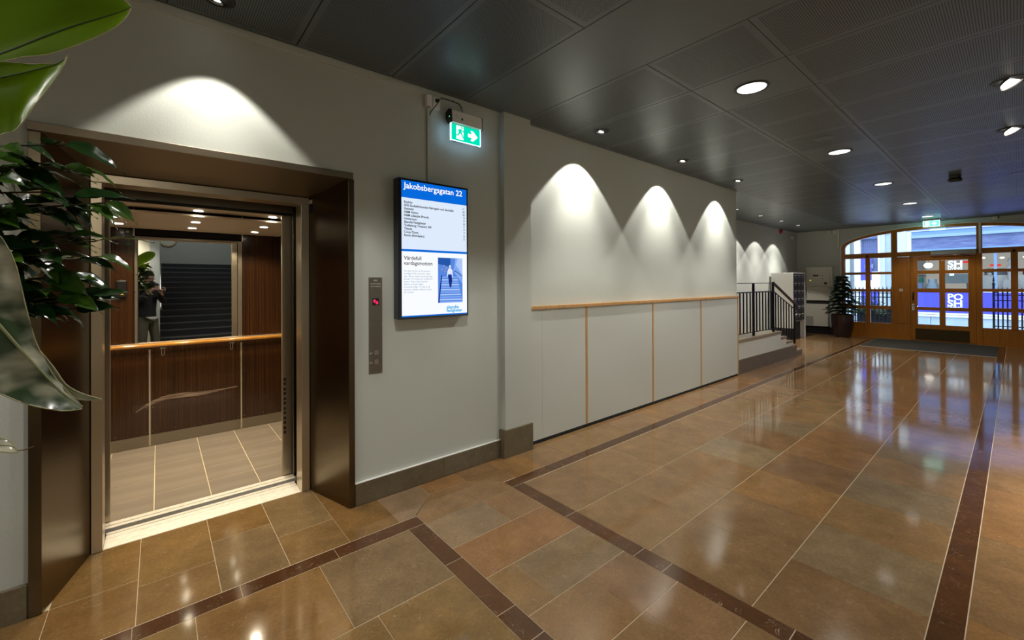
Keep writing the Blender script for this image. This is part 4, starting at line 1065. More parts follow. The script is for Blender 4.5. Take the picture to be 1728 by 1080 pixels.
d1 = MB().box(X0_ + .006, X1_, 1.608, 1.740, .022, 2.138, .004).box(X0_ + .006, X1_, .603, .734, .022, 2.138, .004).box(X1_ - .02, X1_ + .02, .59, 1.76, .0, .03).box(X1_ - .012, X1_ + .02, .58, .62, 0, 2.15).box(X1_ - .012, X1_ + .02, 1.73, 1.77, 0, 2.15).build('door_1', 'door_wood', kind='structure')
fb('middle_stile', 1.117, 1.220, .41, 2.022, X0_ + .006, par=d1)
for za, zb in ((2.022, 2.138), (1.691, 1.774), (1.224, 1.324), (.773, .856), (.022, .417)): fb('cross_rail', .734, 1.608, za, zb, X0_ + .008, par=d1)
for z0, z1 in ((1.774, 2.022), (1.324, 1.691), (.856, 1.224), (.417, .773)):
    pane(d1, 1.220, 1.608, z0, z1); pane(d1, .734, 1.117, z0, z1)
MB().box(X0_ + .002, X0_ + .006, .714, 1.656, .035, .310, .001).build('kick_plate', 'brass_dark', d1)
MB().box(X0_ - .006, X0_ + .006, 1.663, 1.712, .76, .935, .006).build('lock_plate', 'chrome', d1)
MB().tube([(X0_ - .005, 1.687, .885), (X0_ - .055, 1.687, .885), (X0_ - .06, 1.66, .88), (X0_ - .058, 1.60, .865)], .011, 8).build('door_handle', 'chrome', d1)
MB().tube([(X0_, 1.683, 1.225), (X0_ - .045, 1.683, 1.215), (X0_ - .05, 1.683, 1.13), (X0_ - .045, 1.683, 1.045), (X0_, 1.683, 1.035)], .011, 8).build('pull_handle', 'iron', d1)
MB().box(X0_ - .10, X0_ + .004, .600, 1.358, 2.158, 2.262, .005).build('door_operator', 'grey', d1)
MB().tube([(X0_ - .05, .85, 2.155), (X0_ - .12, .78, 2.12), (X0_ - .04, .70, 2.11)], .010, 6).build('operator_arm', 'iron', d1)

# potted pine
pp_ = thing('potted_pine', 'small dark needle-leaved tree in a round brown pot left of the entrance', 'plant', (14.28, 3.045, 0))
PC = (14.28, 3.045, 0)
MB().lathe([(.165, .002), (.185, .04), (.225, .20), (.252, .40), (.258, .55), (.255, .60), (.262, .615), (.250, .62), (.238, .60), (.230, .56)], PC, 40).build('pot', 'pot', pp_)
MB().cyl((PC[0], PC[1], .54), (PC[0], PC[1], .565), .24, 24).build('soil', 'soil', pp_)
MB().tube([(PC[0], PC[1], .55), (PC[0] + .01, PC[1], 1.1), (PC[0], PC[1] + .01, 1.72)], [.016, .012, .004], 8).build('trunk', 'bark', pp_)
rp = random.Random(5)
for t in range(11):
    zt = .72 + t * .093; ln = .41 * (1 - t / 12.5) + .03
    for k in range(6 if t < 9 else 4):
        a = 2 * pi * k / 6 + t * .55 + rp.uniform(-.2, .2); L_ = ln * rp.uniform(.8, 1.1)
        mb = MB(); pts = []
        for i in range(7):
            u = i / 6; pts.append(Vector((PC[0] + cos(a) * L_ * u, PC[1] + sin(a) * L_ * u, zt + .03 * u - .13 * u * u * rp.uniform(.8, 1.2))))
        mb.tube(pts, .004, 4)
        for i in range(34):
            u = (i + .5) / 34; q = pts[min(5, int(u * 6))].lerp(pts[min(6, int(u * 6) + 1)], u * 6 - int(u * 6))
            for s_ in (-1, 1):
                w = (.055 + .075 * sin(pi * min(1, u * 1.15))) * rp.uniform(.7, 1.2)
                side = Vector((-sin(a) * s_, cos(a) * s_, rp.uniform(-.45, .15))) * w + Vector((cos(a), sin(a), 0)) * w * .6
                th = Vector((0, 0, .007)) + Vector((cos(a), sin(a), 0)) * .007
                mb.add([q - th, q + th, q + side], [(0, 1, 2)])
        mb.build('branch', 'needle', pp_, origin=(PC[0], PC[1], zt))

# ================================================================== STREET OUTSIDE
box('pavement', 'ext_plinth', FX + .36, 17.6, -9, 13, -.25, -.05, kind='structure')
box('street', 'asphalt', 17.6, 21.2, -9, 13, -.35, -.15, kind='structure')
box('far_pavement', 'ext_plinth', 21.2, 27, -9, 13, -.35, -.10, kind='structure')
OX = 22.0
M['ext_course'] = mat('blue_string_course', (.30, .42, .62), .6)  # bluish stone of the lower string course
sb = thing('shop_building', 'pale stone shop building with indigo vinyl windows across the street', 'building', (OX, 2, -.1))
def eb(name, m, y0, y1, z0, z1, x0=OX, x1=OX + .35, b=0): return MB().box(x0, x1, y0, y1, z0, z1, b).build(name, m, sb, origin=(x0, (y0 + y1) / 2, z0))
for i in range(14): eb('plinth_stone', 'ext_plinth', -6.5 + i * .95, -6.5 + (i + 1) * .95 - .012, -.10, .195, OX - .05, OX + .3)
eb('window_ledge', 'ledge', -6.5, 2.56, .200, .270, OX - .12, OX + .3, .01); eb('window_ledge', 'ledge', -6.5, 2.56, .285, .345, OX - .07, OX + .3, .01)
eb('window_ledge', 'ledge', 3.53, 4.09, .20, .345, OX - .12, OX + .3, .01)
for y0, y1, x_, m in ((2.56, 2.70, .05, 'ledge'), (2.70, 2.97, .0, 'ext_stone'), (2.97, 3.14, .06, 'ext_stone'), (3.14, 3.33, .12, 'ext_plinth'), (3.33, 3.47, .05, 'ext_stone'), (3.47, 3.535, -.03, 'ledge'),
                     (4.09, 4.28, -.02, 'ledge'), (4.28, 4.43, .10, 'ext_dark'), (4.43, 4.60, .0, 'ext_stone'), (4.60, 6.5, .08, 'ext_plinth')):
    z = -.1
    while z < 5.2:
        eb('pier_stone', m, y0, y1, z, z + .88, OX + x_, OX + .5); z += .885
eb('lintel', 'ext_band', -6.5, 2.56, 2.56, 2.70, OX - .02, OX + .5); eb('brick_wall', 'ext_brick', -6.5, 2.56, 2.70, 3.13, OX + .02, OX + .5)
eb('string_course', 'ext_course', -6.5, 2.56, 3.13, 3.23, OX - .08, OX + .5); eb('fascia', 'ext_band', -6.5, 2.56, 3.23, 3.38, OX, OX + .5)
eb('string_course', 'ext_stone', -6.5, 2.56, 3.38, 3.42, OX - .05, OX + .5)
eb('upper_wall', 'ext_brick', -6.5, 6.5, 3.42, 7.5, OX + .03, OX + .5); eb('upper_wall', 'ext_brick', 3.53, 4.09, 3.23, 3.42, OX + .03, OX + .5)
eb('curtain', 'curtain', 3.53, 4.09, 1.9, 3.23, OX + .22, OX + .24)
for i in range(9): eb('curtain_fold', 'curtain', 3.55 + i * .06, 3.575 + i * .06, 1.9, 3.2, OX + .20, OX + .22)
eb('vinyl_panel', 'vinyl', -6.5, 2.56, .345, 1.105, OX + .06, OX + .07); eb('vinyl_panel', 'vinyl', 3.75, 4.09, 1.55, 2.45, OX + .12, OX + .13)
eb('vinyl_panel', 'vinyl', 3.53, 4.09, .345, 1.10, OX + .12, OX + .13)
eb('shop_glass', 'pane', -6.5, 2.56, 1.105, 2.56, OX + .07, OX + .075)
for y in (.42, -1.7, -3.8): eb('window_mullion', 'ext_band', y, y + .07, 1.105, 2.56, OX + .03, OX + .11)
eb('white_line', 'ledge', -6.5, 2.56, 1.105, 1.135, OX + .03, OX + .06)
# lit shop behind the glass
eb('shop_back_wall', 'shop_in', -6.5, 2.56, -.1, 3.0, OX + 3.5, OX + 3.6); eb('shop_floor', 'shop_mid', -6.5, 2.56, -.1, .0, OX + .5, OX + 3.5); eb('shop_ceiling', 'ext_stone', -6.5, 2.56, 2.9, 3.0, OX + .5, OX + 3.5)
eb('shop_side_wall', 'wall_blue', 2.5, 2.56, 0, 2.9, OX + .5, OX + 3.5)
text('SH', 'vinyl_text', (OX + .062, 1.600, 2.018), width=.365, face='X', parent=sb, bold=.035)
text('LIVING', 'vinyl_text', (OX + .062, 1.600, 1.925), width=.36, face='X', parent=sb, bold=.04)
text('PO', 'vinyl_text', (OX + .055, 1.618, .835), width=.385, face='X', parent=sb, bold=.035)
text('SH', 'vinyl_text', (OX + .055, 1.618, .590), width=.375, face='X', parent=sb, bold=.035)
text('LIVING', 'vinyl_text', (OX + .055, 1.618, .50), width=.38, face='X', parent=sb, bold=.04)
text('SH', 'ext_band', (OX + .10, 3.98, 2.05), width=.28, face='X', parent=sb, bold=.05)
eb('red_sign', 'shop_red', .98, 1.30, 2.19, 2.27, OX + 1.6, OX + 1.62); eb('red_sign', 'shop_red', .35, .62, 2.05, 2.12, OX + 1.6, OX + 1.62)
# things in the shop window
gl = thing('globe_lamp', 'round white globe lamp in the shop window, seen through the door', 'lamp', (OX + .5, 2.15, 2.1))
MB().lathe([(.02, -.095), (.08, -.08), (.12, -.02), (.125, .03), (.09, .08), (.03, .10)], (OX + .5, 2.15, 2.10), 24).build('globe', 'lamp_shop', gl)
MB().cyl((OX + .5, 2.15, 2.20), (OX + .5, 2.15, 2.9), .006, 6).build('cord', 'iron', gl)
GLOW_ORDER = ('leftmost small', 'second', 'third', 'fourth', 'fifth', 'sixth', 'seventh', 'rightmost small')  # row of added glowing bodies standing in for lamp reflections
for i, (y, z) in enumerate(((1.4, 2.5), (1.02, 2.42), (.74, 2.38), (.30, 2.35), (.05, 2.36), (-.2, 2.37), (-.5, 2.4), (-1.1, 2.4))):
    l = thing('reflection_glow', GLOW_ORDER[i] + ' glowing stand-in for a lamp reflection behind the shop glass, counted from the left', 'lamp', (OX + 1.5 + .2 * (i % 3), y * 1.08, z), 'stand-ins for lamp reflections in the shop')
    MB().lathe([(.02, -.03), (.055, -.02), (.06, .01), (.02, .03)], (OX + 1.5 + .2 * (i % 3), y * 1.08, z), 14).build('glow_body', 'lamp_shop', l)
tb_ = thing('shop_table', 'grey table with splayed legs inside the shop window behind the door panes', 'table', (OX + .8, 1.45, 0))
MB().box(OX + .5, OX + 1.1, 1.10, 1.80, 1.42, 1.76, .01).build('cabinet_top', mat('teal_grey', (.22, .30, .30), .5), tb_)
for y in (1.16, 1.74): MB().cyl((OX + .8, y, 1.42), (OX + .8, y + (.08 if y > 1.4 else -.08), .0), .022, 8).build('leg', 'shop_mid', tb_)
eb('paper_notice', 'white', 1.44, 1.56, 1.70, 1.80, OX + .055, OX + .06)
gb = thing('green_shop_box', 'small green box standing in the shop window left of the table', 'box', (OX + .4, 2.35, 1.1))
MB().box(OX + .3, OX + .5, 2.26, 2.45, 1.46, 1.66, .008).build('box', 'green_box', gb); MB().box(OX + .3, OX + .5, 2.2, 2.46, 1.69, 1.735, .004).build('black_top', 'black_plastic', gb); MB().box(OX + .34, OX + .46, 2.3, 2.42, 0, 1.46).build('stand', 'ext_band', gb)
vs_ = thing('shop_vase', 'pale blue bell-shaped vessel in the shop window, seen through the door', 'vase', (OX + .6, 2.05, 1.1))
MB().lathe([(.20, 0), (.21, .10), (.15, .28), (.11, .36), (.13, .42), (.12, .46)], (OX + .6, 2.05, 1.12), 20).build('body', mat('pale_blue_vessel', (.45, .58, .68), .4), vs_)
MB().box(OX + .4, OX + .8, 1.85, 2.25, 0, 1.12).build('plinth', 'ext_band', vs_)
mq = thing('white_bust', 'white sculpted figure standing on display inside the shop at the right', 'sculpture', (OX + 1.0, .12, 1.2))
MB().lathe([(.05, 0), (.09, .08), (.07, .2), (.11, .34), (.12, .46), (.05, .52), (.04, .56), (.075, .62), (.08, .70), (.04, .76)], (OX + 1.0, .12, 1.55), 18).build('figure', 'white', mq)
MB().box(OX + .85, OX + 1.15, -.05, .3, 0, 1.55).build('plinth', 'cream', mq)
ds = thing('display_counter', 'cream display counter with dark goods inside the shop window at the right', 'counter', (OX + 1.3, .1, 0))
MB().box(OX + 1.2, OX + 1.9, -1.2, .95, 0, 1.72, .01).build('counter', 'cream', ds); MB().box(OX + 1.25, OX + 1.7, .15, .75, 1.72, 1.95, .02).build('goods', 'shop_mid', ds); MB().box(OX + 1.25, OX + 1.7, -.6, -.15, 1.72, 1.88, .02).build('goods', 'iron', ds)
spl = thing('shop_plant', 'green leafy plant on the counter inside the shop', 'plant', (OX + 1.2, .62, 1.72))
mb = MB()
for i in range(60):
    a, e_, r_ = rp.uniform(0, 6.28), rp.uniform(-.1, 1.3), rp.uniform(.06, .17)
    d = Vector((cos(a) * cos(e_), sin(a) * cos(e_), sin(e_))); c = Vector((OX + 1.1, .62, 1.78)); q = d.orthogonal().normalized() * .02
    mb.add([c + d * .02, c + d * r_ + q, c + d * (r_ + .07), c + d * r_ - q], [(0, 1, 2, 3)])
mb.build('foliage', 'leaf', spl)['kind'] = 'stuff'
pot_ = MB().lathe([(.05, 0), (.07, .09)], (OX + 1.1, .62, 1.72), 14).build('pot', 'white', spl)

def fence(label, X, ys, posts, zt, rails):
    t = thing('iron_fence', label, 'fence', (X, sum(ys) / len(ys), -.05))
    for y in ys:
        MB().box(X - .015, X + .015, y - .015, y + .015, -.05, zt).build('bar', 'iron', t, origin=(X, y, 0))
        MB().lathe([(.004, 0), (.020, .03), (.012, .06), (.001, .13)], (X, y, zt), 8).build('spear_tip', 'iron', t)
    for y in posts:
        MB().box(X - .022, X + .022, y - .022, y + .022, -.05, zt + .16).build('post', 'iron', t, origin=(X, y, 0))
        MB().lathe([(.008, 0), (.030, .04), (.035, .07), (.012, .11), (.024, .15), (.001, .30)], (X, y, zt + .14), 10).build('finial', 'iron', t)
    for z in rails: MB().box(X - .008, X + .008, min(ys + posts) - .02, max(ys + posts) + .02, z - .012, z + .012).build('rail', 'iron', t)
    return t
fence('black iron fence with spear tips outside the left window panes', 16.5, [2.36 + i * .092 for i in range(14)], [2.30], 1.24, (1.16, 1.04, .30))
fence('black iron fence with spear tips outside the right window panes', 16.5, [.30 - i * .078 for i in range(18)], [.375, -.45], 1.22, (1.14, 1.00, .34))
db_ = thing('dark_backdrop', 'added dark barrier behind the left iron fence outside', 'backdrop', (17.0, 2.75, -.05))
MB().box(16.98, 17.03, 2.30, 3.25, -.05, .72, .004).build('panel', 'cloth_black', db_); MB().box(16.96, 17.05, 2.28, 3.27, .72, .76, .004).build('top_rail', 'iron', db_)  # added dark sheet that darkens the view through the lower left panes
sh_ = thing('street_shrub', 'small green shrub behind the left iron fence outside', 'plant', (16.8, 3.0, -.05))
mb = MB()
for i in range(420):
    a, e_, r_ = rp.uniform(0, 6.28), rp.uniform(-.4, 1.4), rp.uniform(.1, .42)
    d = Vector((cos(a) * cos(e_) * .6, sin(a) * cos(e_), sin(e_) * .9)); c = Vector((16.85, 2.95, .62)) + d * r_; q = d.orthogonal().normalized() * .022
    mb.add([c, c + d * .04 + q, c + d * .09, c + d * .04 - q], [(0, 1, 2, 3)])
mb.build('foliage', 'leaf', sh_)['kind'] = 'stuff'
MB().cyl((16.85, 2.95, -.05), (16.85, 2.95, .55), .015, 6).build('stem', 'bark', sh_)

# ================================================================== STAIR BEHIND THE CAMERA (seen in the lift mirror)
rsr = thing('rear_staircase', 'dark stone staircase rising behind the photographer, mirrored in the lift', 'stair', (1.1, -5.5, 0))
for i in range(14):
    y = -3.62 - i * .33; z = .16 * (i + 1)
    MB().box(-.15, 2.27, y - .36, y, z - .045, z, .003).build('step', 'step_dark', rsr, origin=(1.1, y, z))
    MB().box(-.15, 2.27, y - .012, y + .003, z - .008, z + .001, .001).build('step_nosing', 'step_nose', rsr, origin=(1.1, y, z))
    MB().box(-.15, 2.27, y - .33, y - .02, 0, z - .045).build('riser', 'step_dark', rsr, origin=(1.1, y, 0))
MB().box(-.15, 2.27, -8.59, -8.22, 2.0, 2.24).build('landing', 'step_dark', rsr)
hr = thing('rear_handrail', 'shiny metal handrail rising along the left side of the dark mirrored staircase', 'railing', (.02, -3.5, 0))
MB().tube([(.04, -3.50, .90), (.04, -3.62, 1.0), (.04, -8.2, 3.22)], .026, 10).build('rail', 'chrome', hr)
for i in range(12): MB().cyl((.0, -3.7 - i * .38, .16 + i * .184), (.0, -3.7 - i * .38, 1.02 + i * .184), .010, 6).build('baluster', 'iron', hr, origin=(0, -3.7 - i * .38, 0))
tag(MB().box(-.155, .03, -3.44, -3.36, 0, 2.98, .004).build('corner_post', 'wall_blue'), 'grey post at the foot of the mirrored staircase', 'post')
rm = thing('round_mirror', 'round wooden framed mirror on the stairwell wall, only its lower rim mirrored in the lift', 'mirror', (.26, -8.59, 3.0))
mb = MB(); mb.tube([(.26 + .24 * cos(2 * pi * i / 32), -8.57, 3.10 + .24 * sin(2 * pi * i / 32)) for i in range(33)], .022, 8); mb.build('frame', 'oak', rm)
MB().cyl((.26, -8.595, 3.10), (.26, -8.58, 3.10), .235, 32).build('glass', 'mirror', rm)
area('stairwell_fill', (1.0, -6.0, 5.05), (0, 0, -1), E_STAIR, 1.2, 2.5, (1.0, .98, .92))  # added soft light in the stairwell, without a fitting
spot('rear_wall_light', (-.9, -2.9, 2.95), (0, -.45, -.9), 120, 55, .6, .05, WARM)
area('rear_hall_fill', (-.6, -2.0, 2.96), (0, 0, -1), 22, .8, .8, WARM)  # added soft light over the rear floor, no fitting there
# ================================================================== NEAR PLANTS
def leaf_mesh(L_, w, fold=.25, droop=.25, nx=9, ny=2, tip=.18, wave=.0):
    """Blade along +X, tip drawn out to a point; returns (verts, faces)."""
    vs, fs = [], []
    for i in range(nx + 1):
        u = i / nx
        prof = max(0.0, sin(pi * min(1, u ** .8 / (1 - tip * .3)))) ** .9 if u < (1 - tip * .3) ** 1.25 else 0
        ww = w * (prof * (1 - tip) + tip * .5 * (1 - u)) if 0 < u < 1 else w * .02
        x = L_ * u; z0 = -droop * L_ * u * u
        for j in range(-ny, ny + 1):
            v = j / ny
            vs.append((x, ww * v, z0 + abs(v) * ww * fold + wave * sin(u * 19 + v) * w))
    r = 2 * ny + 1
    for i in range(nx):
        for j in range(2 * ny): fs.append((i * r + j, i * r + j + 1, (i + 1) * r + j + 1, (i + 1) * r + j))
    return vs, fs
def leaf_data(name, m, *a, **k):
    vs, fs = leaf_mesh(*a, **k)
    me = bpy.data.meshes.new(name); me.from_pydata(vs, [], fs); me.polygons.foreach_set('use_smooth', [True] * len(fs)); me.materials.append(M[m]); me.update()
    return me
shr = thing('leafy_shrub', 'glossy dark green shrub with pointed leaves reaching in at the left edge', 'plant', (-1.05, 1.45, 0))
SB = Vector((-1.05, 1.45, 0))
MB().lathe([(.17, .002), (.20, .05), (.235, .42), (.245, .46), (.225, .47), (.215, .42)], SB, 32).build('pot', 'pot', shr)
MB().cyl(SB + Vector((0, 0, .40)), SB + Vector((0, 0, .43)), .215, 24).build('soil', 'soil', shr)
MB().tube([SB + Vector((0, 0, .4)), SB + Vector((.05, -.02, .9)), SB + Vector((.12, -.03, 1.35)), SB + Vector((.16, -.05, 1.85))], [.017, .014, .010, .004], 8).build('stem', 'bark', shr)
leaves = [leaf_data('leaf', 'leaf', .095, .027, .25, .28, tip=.30, wave=.05), leaf_data('leaf', 'leaf_dark', .105, .031, .35, .35, tip=.30, wave=.06),
          leaf_data('leaf', 'leaf_dark', .080, .024, .20, .15, tip=.35, wave=.05), leaf_data('leaf', 'leaf', .088, .028, .45, .40, tip=.30, wave=.04)]
rl_ = random.Random(21)
def place_leaf(p, d, parent, up=None):
    me = rl_.choice(leaves)
    o = bpy.data.objects.new('leaf', me); COL.objects.link(o); o.parent = parent
    d = Vector(d).normalized(); up = (up or Vector((rl_.uniform(-.5, .5), rl_.uniform(-.6, .3), 1))).normalized()
    y = up.cross(d).normalized(); z = d.cross(y)
    s = rl_.uniform(.70, 1.05)
    R3 = Matrix((d, y, z)).transposed().to_4x4()
    o.matrix_local = Matrix.Translation(Vector(p) - world_loc(parent)) @ R3 @ Matrix.Scale(s, 4)
tips = [(-0.159, 1.36, 1.815), (-0.131, 1.38, 1.775), (-0.092, 1.34, 1.69), (-0.12, 1.36, 1.672), (-0.15, 1.4, 1.702), (-0.106, 1.36, 1.565), (-0.107, 1.33, 1.6), (-0.119, 1.36, 1.478), (-0.112, 1.38, 1.452), (-0.142, 1.36, 1.48), (-0.15, 1.4, 1.525), (-0.185, 1.36, 1.495), (-0.203, 1.36, 1.754), (-0.188, 1.33, 1.7), (-0.22, 1.36, 1.668), (-0.203, 1.36, 1.606), (-0.168, 1.34, 1.569), (-0.151, 1.36, 1.611), (-0.15, 1.38, 1.53), (-0.235, 1.36, 1.78), (-0.245, 1.4, 1.553), (-0.24, 1.36, 1.62), (-0.23, 1.34, 1.72), (-0.21, 1.38, 1.56), (-0.26, 1.36, 1.5),
        (-.45, 1.2, 1.25), (-.35, 1.62, 1.30), (-.6, 1.05, 1.7), (-.8, 1.0, 1.5), (-1.2, 1.1, 1.6), (-1.4, 1.5, 1.5), (-1.2, 1.8, 1.6), (-.9, 1.4, 2.05)]
for t_ in tips:
    t_ = Vector(t_); b0 = SB + Vector((.10, -.02, max(.6, t_.z - .38 + rl_.uniform(-.06, .06)))); mid = b0.lerp(t_, .55) + Vector((0, 0, .13))
    P_l = [((1 - u) ** 2) * b0 + 2 * u * (1 - u) * mid + u * u * t_ for u in [i / 8 for i in range(9)]]
    MB().tube(P_l, [.005 - .0004 * i for i in range(9)], 5).build('twig', 'bark', shr, origin=b0)
    n_ = 9
    for i in range(n_):
        u = .66 + .34 * i / (n_ - 1); q = ((1 - u) ** 2) * b0 + 2 * u * (1 - u) * mid + u * u * t_
        fw = (t_ - mid).normalized(); sd_ = fw.cross(Vector((0, 0, 1))).normalized() * (1 if i % 2 else -1)
        k_ = rl_.uniform(.3, 1.1) if i < n_ - 1 else .1
        dd = fw * .8 + sd_ * k_ + Vector((0, 0, rl_.uniform(-.75, .25)))
        place_leaf(q, dd, shr, Vector((rl_.uniform(-.9, .5), rl_.uniform(-1.3, .2), 1)))

brd = thing('broadleaf_plant', 'plant with very large broad green leaves hanging in at the upper left', 'plant', (-.95, .75, 0))
BB = Vector((-.95, .75, 0))
MB().lathe([(.16, .002), (.19, .05), (.22, .38), (.23, .42), (.21, .43), (.20, .38)], BB, 32).build('pot', 'pot', brd)
MB().cyl(BB + Vector((0, 0, .36)), BB + Vector((0, 0, .39)), .20, 24).build('soil', 'soil', brd)
def broad(base, tip, up_v, up_w, lo_v, lo_w, m, bend=.02, nx=22, ny=6, rim='leaf_rim', peak=.5, sharp=.8, ripple=.0):
    base, tip = Vector(base), Vector(tip); up_v, lo_v = Vector(up_v).normalized(), Vector(lo_v).normalized()
    ax = tip - base; sag = Vector((0, 0, 1))
    vs, fs = [], []; mid = []
    edge_u, edge_l = [], []
    for i in range(nx + 1):
        u = i / nx
        c = base + ax * u + sag * bend * 4 * u * (1 - u)
        prof = max(0.004, (sin(pi * u ** (math.log(.5) / math.log(peak)))) ** sharp)
        row = []
        for j in range(-ny, ny + 1):
            v = abs(j) / ny; side = up_v * up_w if j > 0 else lo_v * lo_w
            n_ = side.cross(ax).normalized()
            p = c + side * prof * v + n_ * (.010 * v * v + ripple * sin(u * 26 + v * 2) * v)
            row.append(p)
        vs += row; mid.append(c); edge_u.append(row[-1]); edge_l.append(row[0])
    r = 2 * ny + 1
    for i in range(nx):
        for j in range(2 * ny): fs.append((i * r + j, i * r + j + 1, (i + 1) * r + j + 1, (i + 1) * r + j))
    bl_ = MB().add(vs, fs, True).build('leaf', m, brd, origin=base)
    MB().tube(mid, [.0028 * (1 - .8 * i / nx) + .0004 for i in range(nx + 1)], 6).build('midrib', 'midrib', bl_)
    MB().tube(edge_l, .0009, 5).build('leaf_edge', rim, bl_); MB().tube(edge_u, .0009, 5).build('leaf_edge', rim, bl_)
    st_ = BB + Vector((.05, .0, .9))
    q0 = base
    MB().tube([BB + Vector((0, 0, .38)), BB.lerp(q0, .25) + Vector((0, 0, (q0.z) * .5)), BB.lerp(q0, .7) + Vector((0, 0, q0.z * .28)) , q0], [.011, .009, .007, .003], 7).build('leaf_stalk', 'big_leaf', brd, origin=BB)
    return bl_
def blade(st, m, ny=5, sub=3, crease=.0, ripple=0.0, rib=.0026, ribm='midrib'):
    """A leaf through measured stations of midrib, upper edge and lower edge."""
    def cr4(a, b, c, d, t): return .5 * ((2 * b) + (c - a) * t + (2 * a - 5 * b + 4 * c - d) * t * t + (3 * b - a - 3 * c + d) * t ** 3)
    S = [[Vector(p) for p in q] for q in st]; n = len(S); out = []
    for i in range(n - 1):
        for k in range(sub + (i == n - 2)):
            t = k / sub
            out.append([cr4(S[max(0, i - 1)][j], S[i][j], S[i + 1][j], S[min(n - 1, i + 2)][j], t) for j in range(3)])
    vs, fs = [], []
    for i, (c, u, l) in enumerate(out):
        nr = (u - l).cross(out[min(i + 1, len(out) - 1)][0] - out[max(i - 1, 0)][0])
        nr = nr.normalized() if nr.length > 1e-9 else Vector((0, 1, 0))
        for j in range(-ny, ny + 1):
            v = abs(j) / ny; e = u if j > 0 else l
            vs.append(c.lerp(e, v) + nr * ((e - c).length * (crease * v * (1 - v)) + ripple * sin(i * 2.1 + v) * v * min(1, 4 * (e - c).length / .08)))
    r = 2 * ny + 1
    for i in range(len(out) - 1):
        for j in range(2 * ny): fs.append((i * r + j, i * r + j + 1, (i + 1) * r + j + 1, (i + 1) * r + j))
    base = out[0][0]
    bl_ = MB().add(vs, fs, True).build('leaf', m, brd, origin=base)
    N_ = len(out)
    MB().tube([o_[0] for o_ in out], [rib * (1 - .85 * i / N_) + .0003 for i in range(N_)], 6).build('midrib', ribm, bl_)
    MB().tube([o_[1] for o_ in out], .0008, 5).build('leaf_edge', 'leaf_rim', bl_); MB().tube([o_[2] for o_ in out], .0008, 5).build('leaf_edge', 'leaf_rim', bl_)
    c1_ = BB + Vector((0, 0, base.z + .12)); b0_ = BB + Vector((0, 0, .38))
    MB().tube([((1 - k / 10) ** 2) * b0_ + 2 * (k / 10) * (1 - k / 10) * c1_ + ((k / 10) ** 2) * base for k in range(11)], [.010 - .0007 * k for k in range(11)], 7).build('leaf_stalk', 'big_leaf', brd, origin=BB)
    return bl_
blade([((-0.344, 1.08, 1.764), (-0.354, 1.11, 1.776), (-0.333, 1.045, 1.751)), ((-0.288, 1.08, 1.811), (-0.307, 1.11, 1.936), (-0.274, 1.045, 1.78)), ((-0.201, 1.08, 1.884), (-0.232, 1.11, 2.007), (-0.188, 1.045, 1.864)), ((-0.151, 1.08, 1.932), (-0.172, 1.11, 2.05), (-0.142, 1.045, 1.89)), ((-0.111, 1.08, 1.968), (-0.122, 1.11, 2.068), (-0.1, 1.045, 1.925)), ((-0.073, 1.08, 1.999), (-0.068, 1.11, 2.063), (-0.059, 1.045, 1.968)), ((-0.048, 1.08, 2.02), (-0.046, 1.11, 2.052), (-0.043, 1.045, 1.996)), ((-0.039, 1.08, 2.031), (-0.04, 1.11, 2.046), (-0.038, 1.045, 2.012))], 'big_leaf', crease=.12, ribm='midrib_dark')
blade([((-0.297, 1.02, 1.761), (-0.303, 1.04, 1.768), (-0.291, 1.0, 1.754)), ((-0.246, 1.02, 1.792), (-0.251, 1.04, 1.845), (-0.22, 1.0, 1.696)), ((-0.201, 1.02, 1.819), (-0.193, 1.04, 1.859), (-0.186, 1.0, 1.732)), ((-0.171, 1.02, 1.838), (-0.162, 1.04, 1.865), (-0.169, 1.0, 1.745)), ((-0.149, 1.02, 1.853), (-0.142, 1.04, 1.872), (-0.149, 1.0, 1.79)), ((-0.13, 1.02, 1.867), (-0.127, 1.04, 1.878), (-0.129, 1.0, 1.834)), ((-0.12, 1.02, 1.878), (-0.121, 1.04, 1.885), (-0.119, 1.0, 1.861)), ((-0.117, 1.02, 1.886), (-0.119, 1.04, 1.895), (-0.115, 1.0, 1.877))], 'big_leaf', crease=.2, ripple=.0012, ribm='midrib_dark', rib=.0012)
blade([((-0.201, 0.8, 1.557), (-0.204, 0.815, 1.559), (-0.197, 0.78, 1.554)), ((-0.184, 0.7951, 1.52), (-0.165, 0.8101, 1.578), (-0.195, 0.7751, 1.476)), ((-0.161, 0.7918, 1.477), (-0.141, 0.8068, 1.541), (-0.18, 0.7718, 1.429)), ((-0.142, 0.7902, 1.443), (-0.13, 0.8052, 1.483), (-0.161, 0.7702, 1.393)), ((-0.126, 0.7902, 1.414), (-0.121, 0.8052, 1.432), (-0.136, 0.7702, 1.367)), ((-0.111, 0.7918, 1.388), (-0.106, 0.8068, 1.386), (-0.116, 0.7718, 1.353)), ((-0.096, 0.7951, 1.362), (-0.094, 0.8101, 1.362), (-0.093, 0.7751, 1.342)), ((-0.078, 0.8, 1.338), (-0.079, 0.815, 1.336), (-0.076, 0.78, 1.34))], 'big_leaf_sheen', crease=.35, ripple=.002, rib=.0022)
blade([((-0.122, 0.815, 1.422), (-0.122, 0.815, 1.423), (-0.122, 0.815, 1.42)), ((-0.109, 0.815, 1.391), (-0.106, 0.815, 1.393), (-0.11, 0.815, 1.385)), ((-0.096, 0.815, 1.366), (-0.095, 0.815, 1.369), (-0.099, 0.815, 1.36)), ((-0.081, 0.815, 1.351), (-0.08, 0.815, 1.354), (-0.082, 0.815, 1.346)), ((-0.061, 0.815, 1.342), (-0.061, 0.815, 1.343), (-0.061, 0.815, 1.342))], 'big_leaf_sheen', crease=.3, rib=.0008)
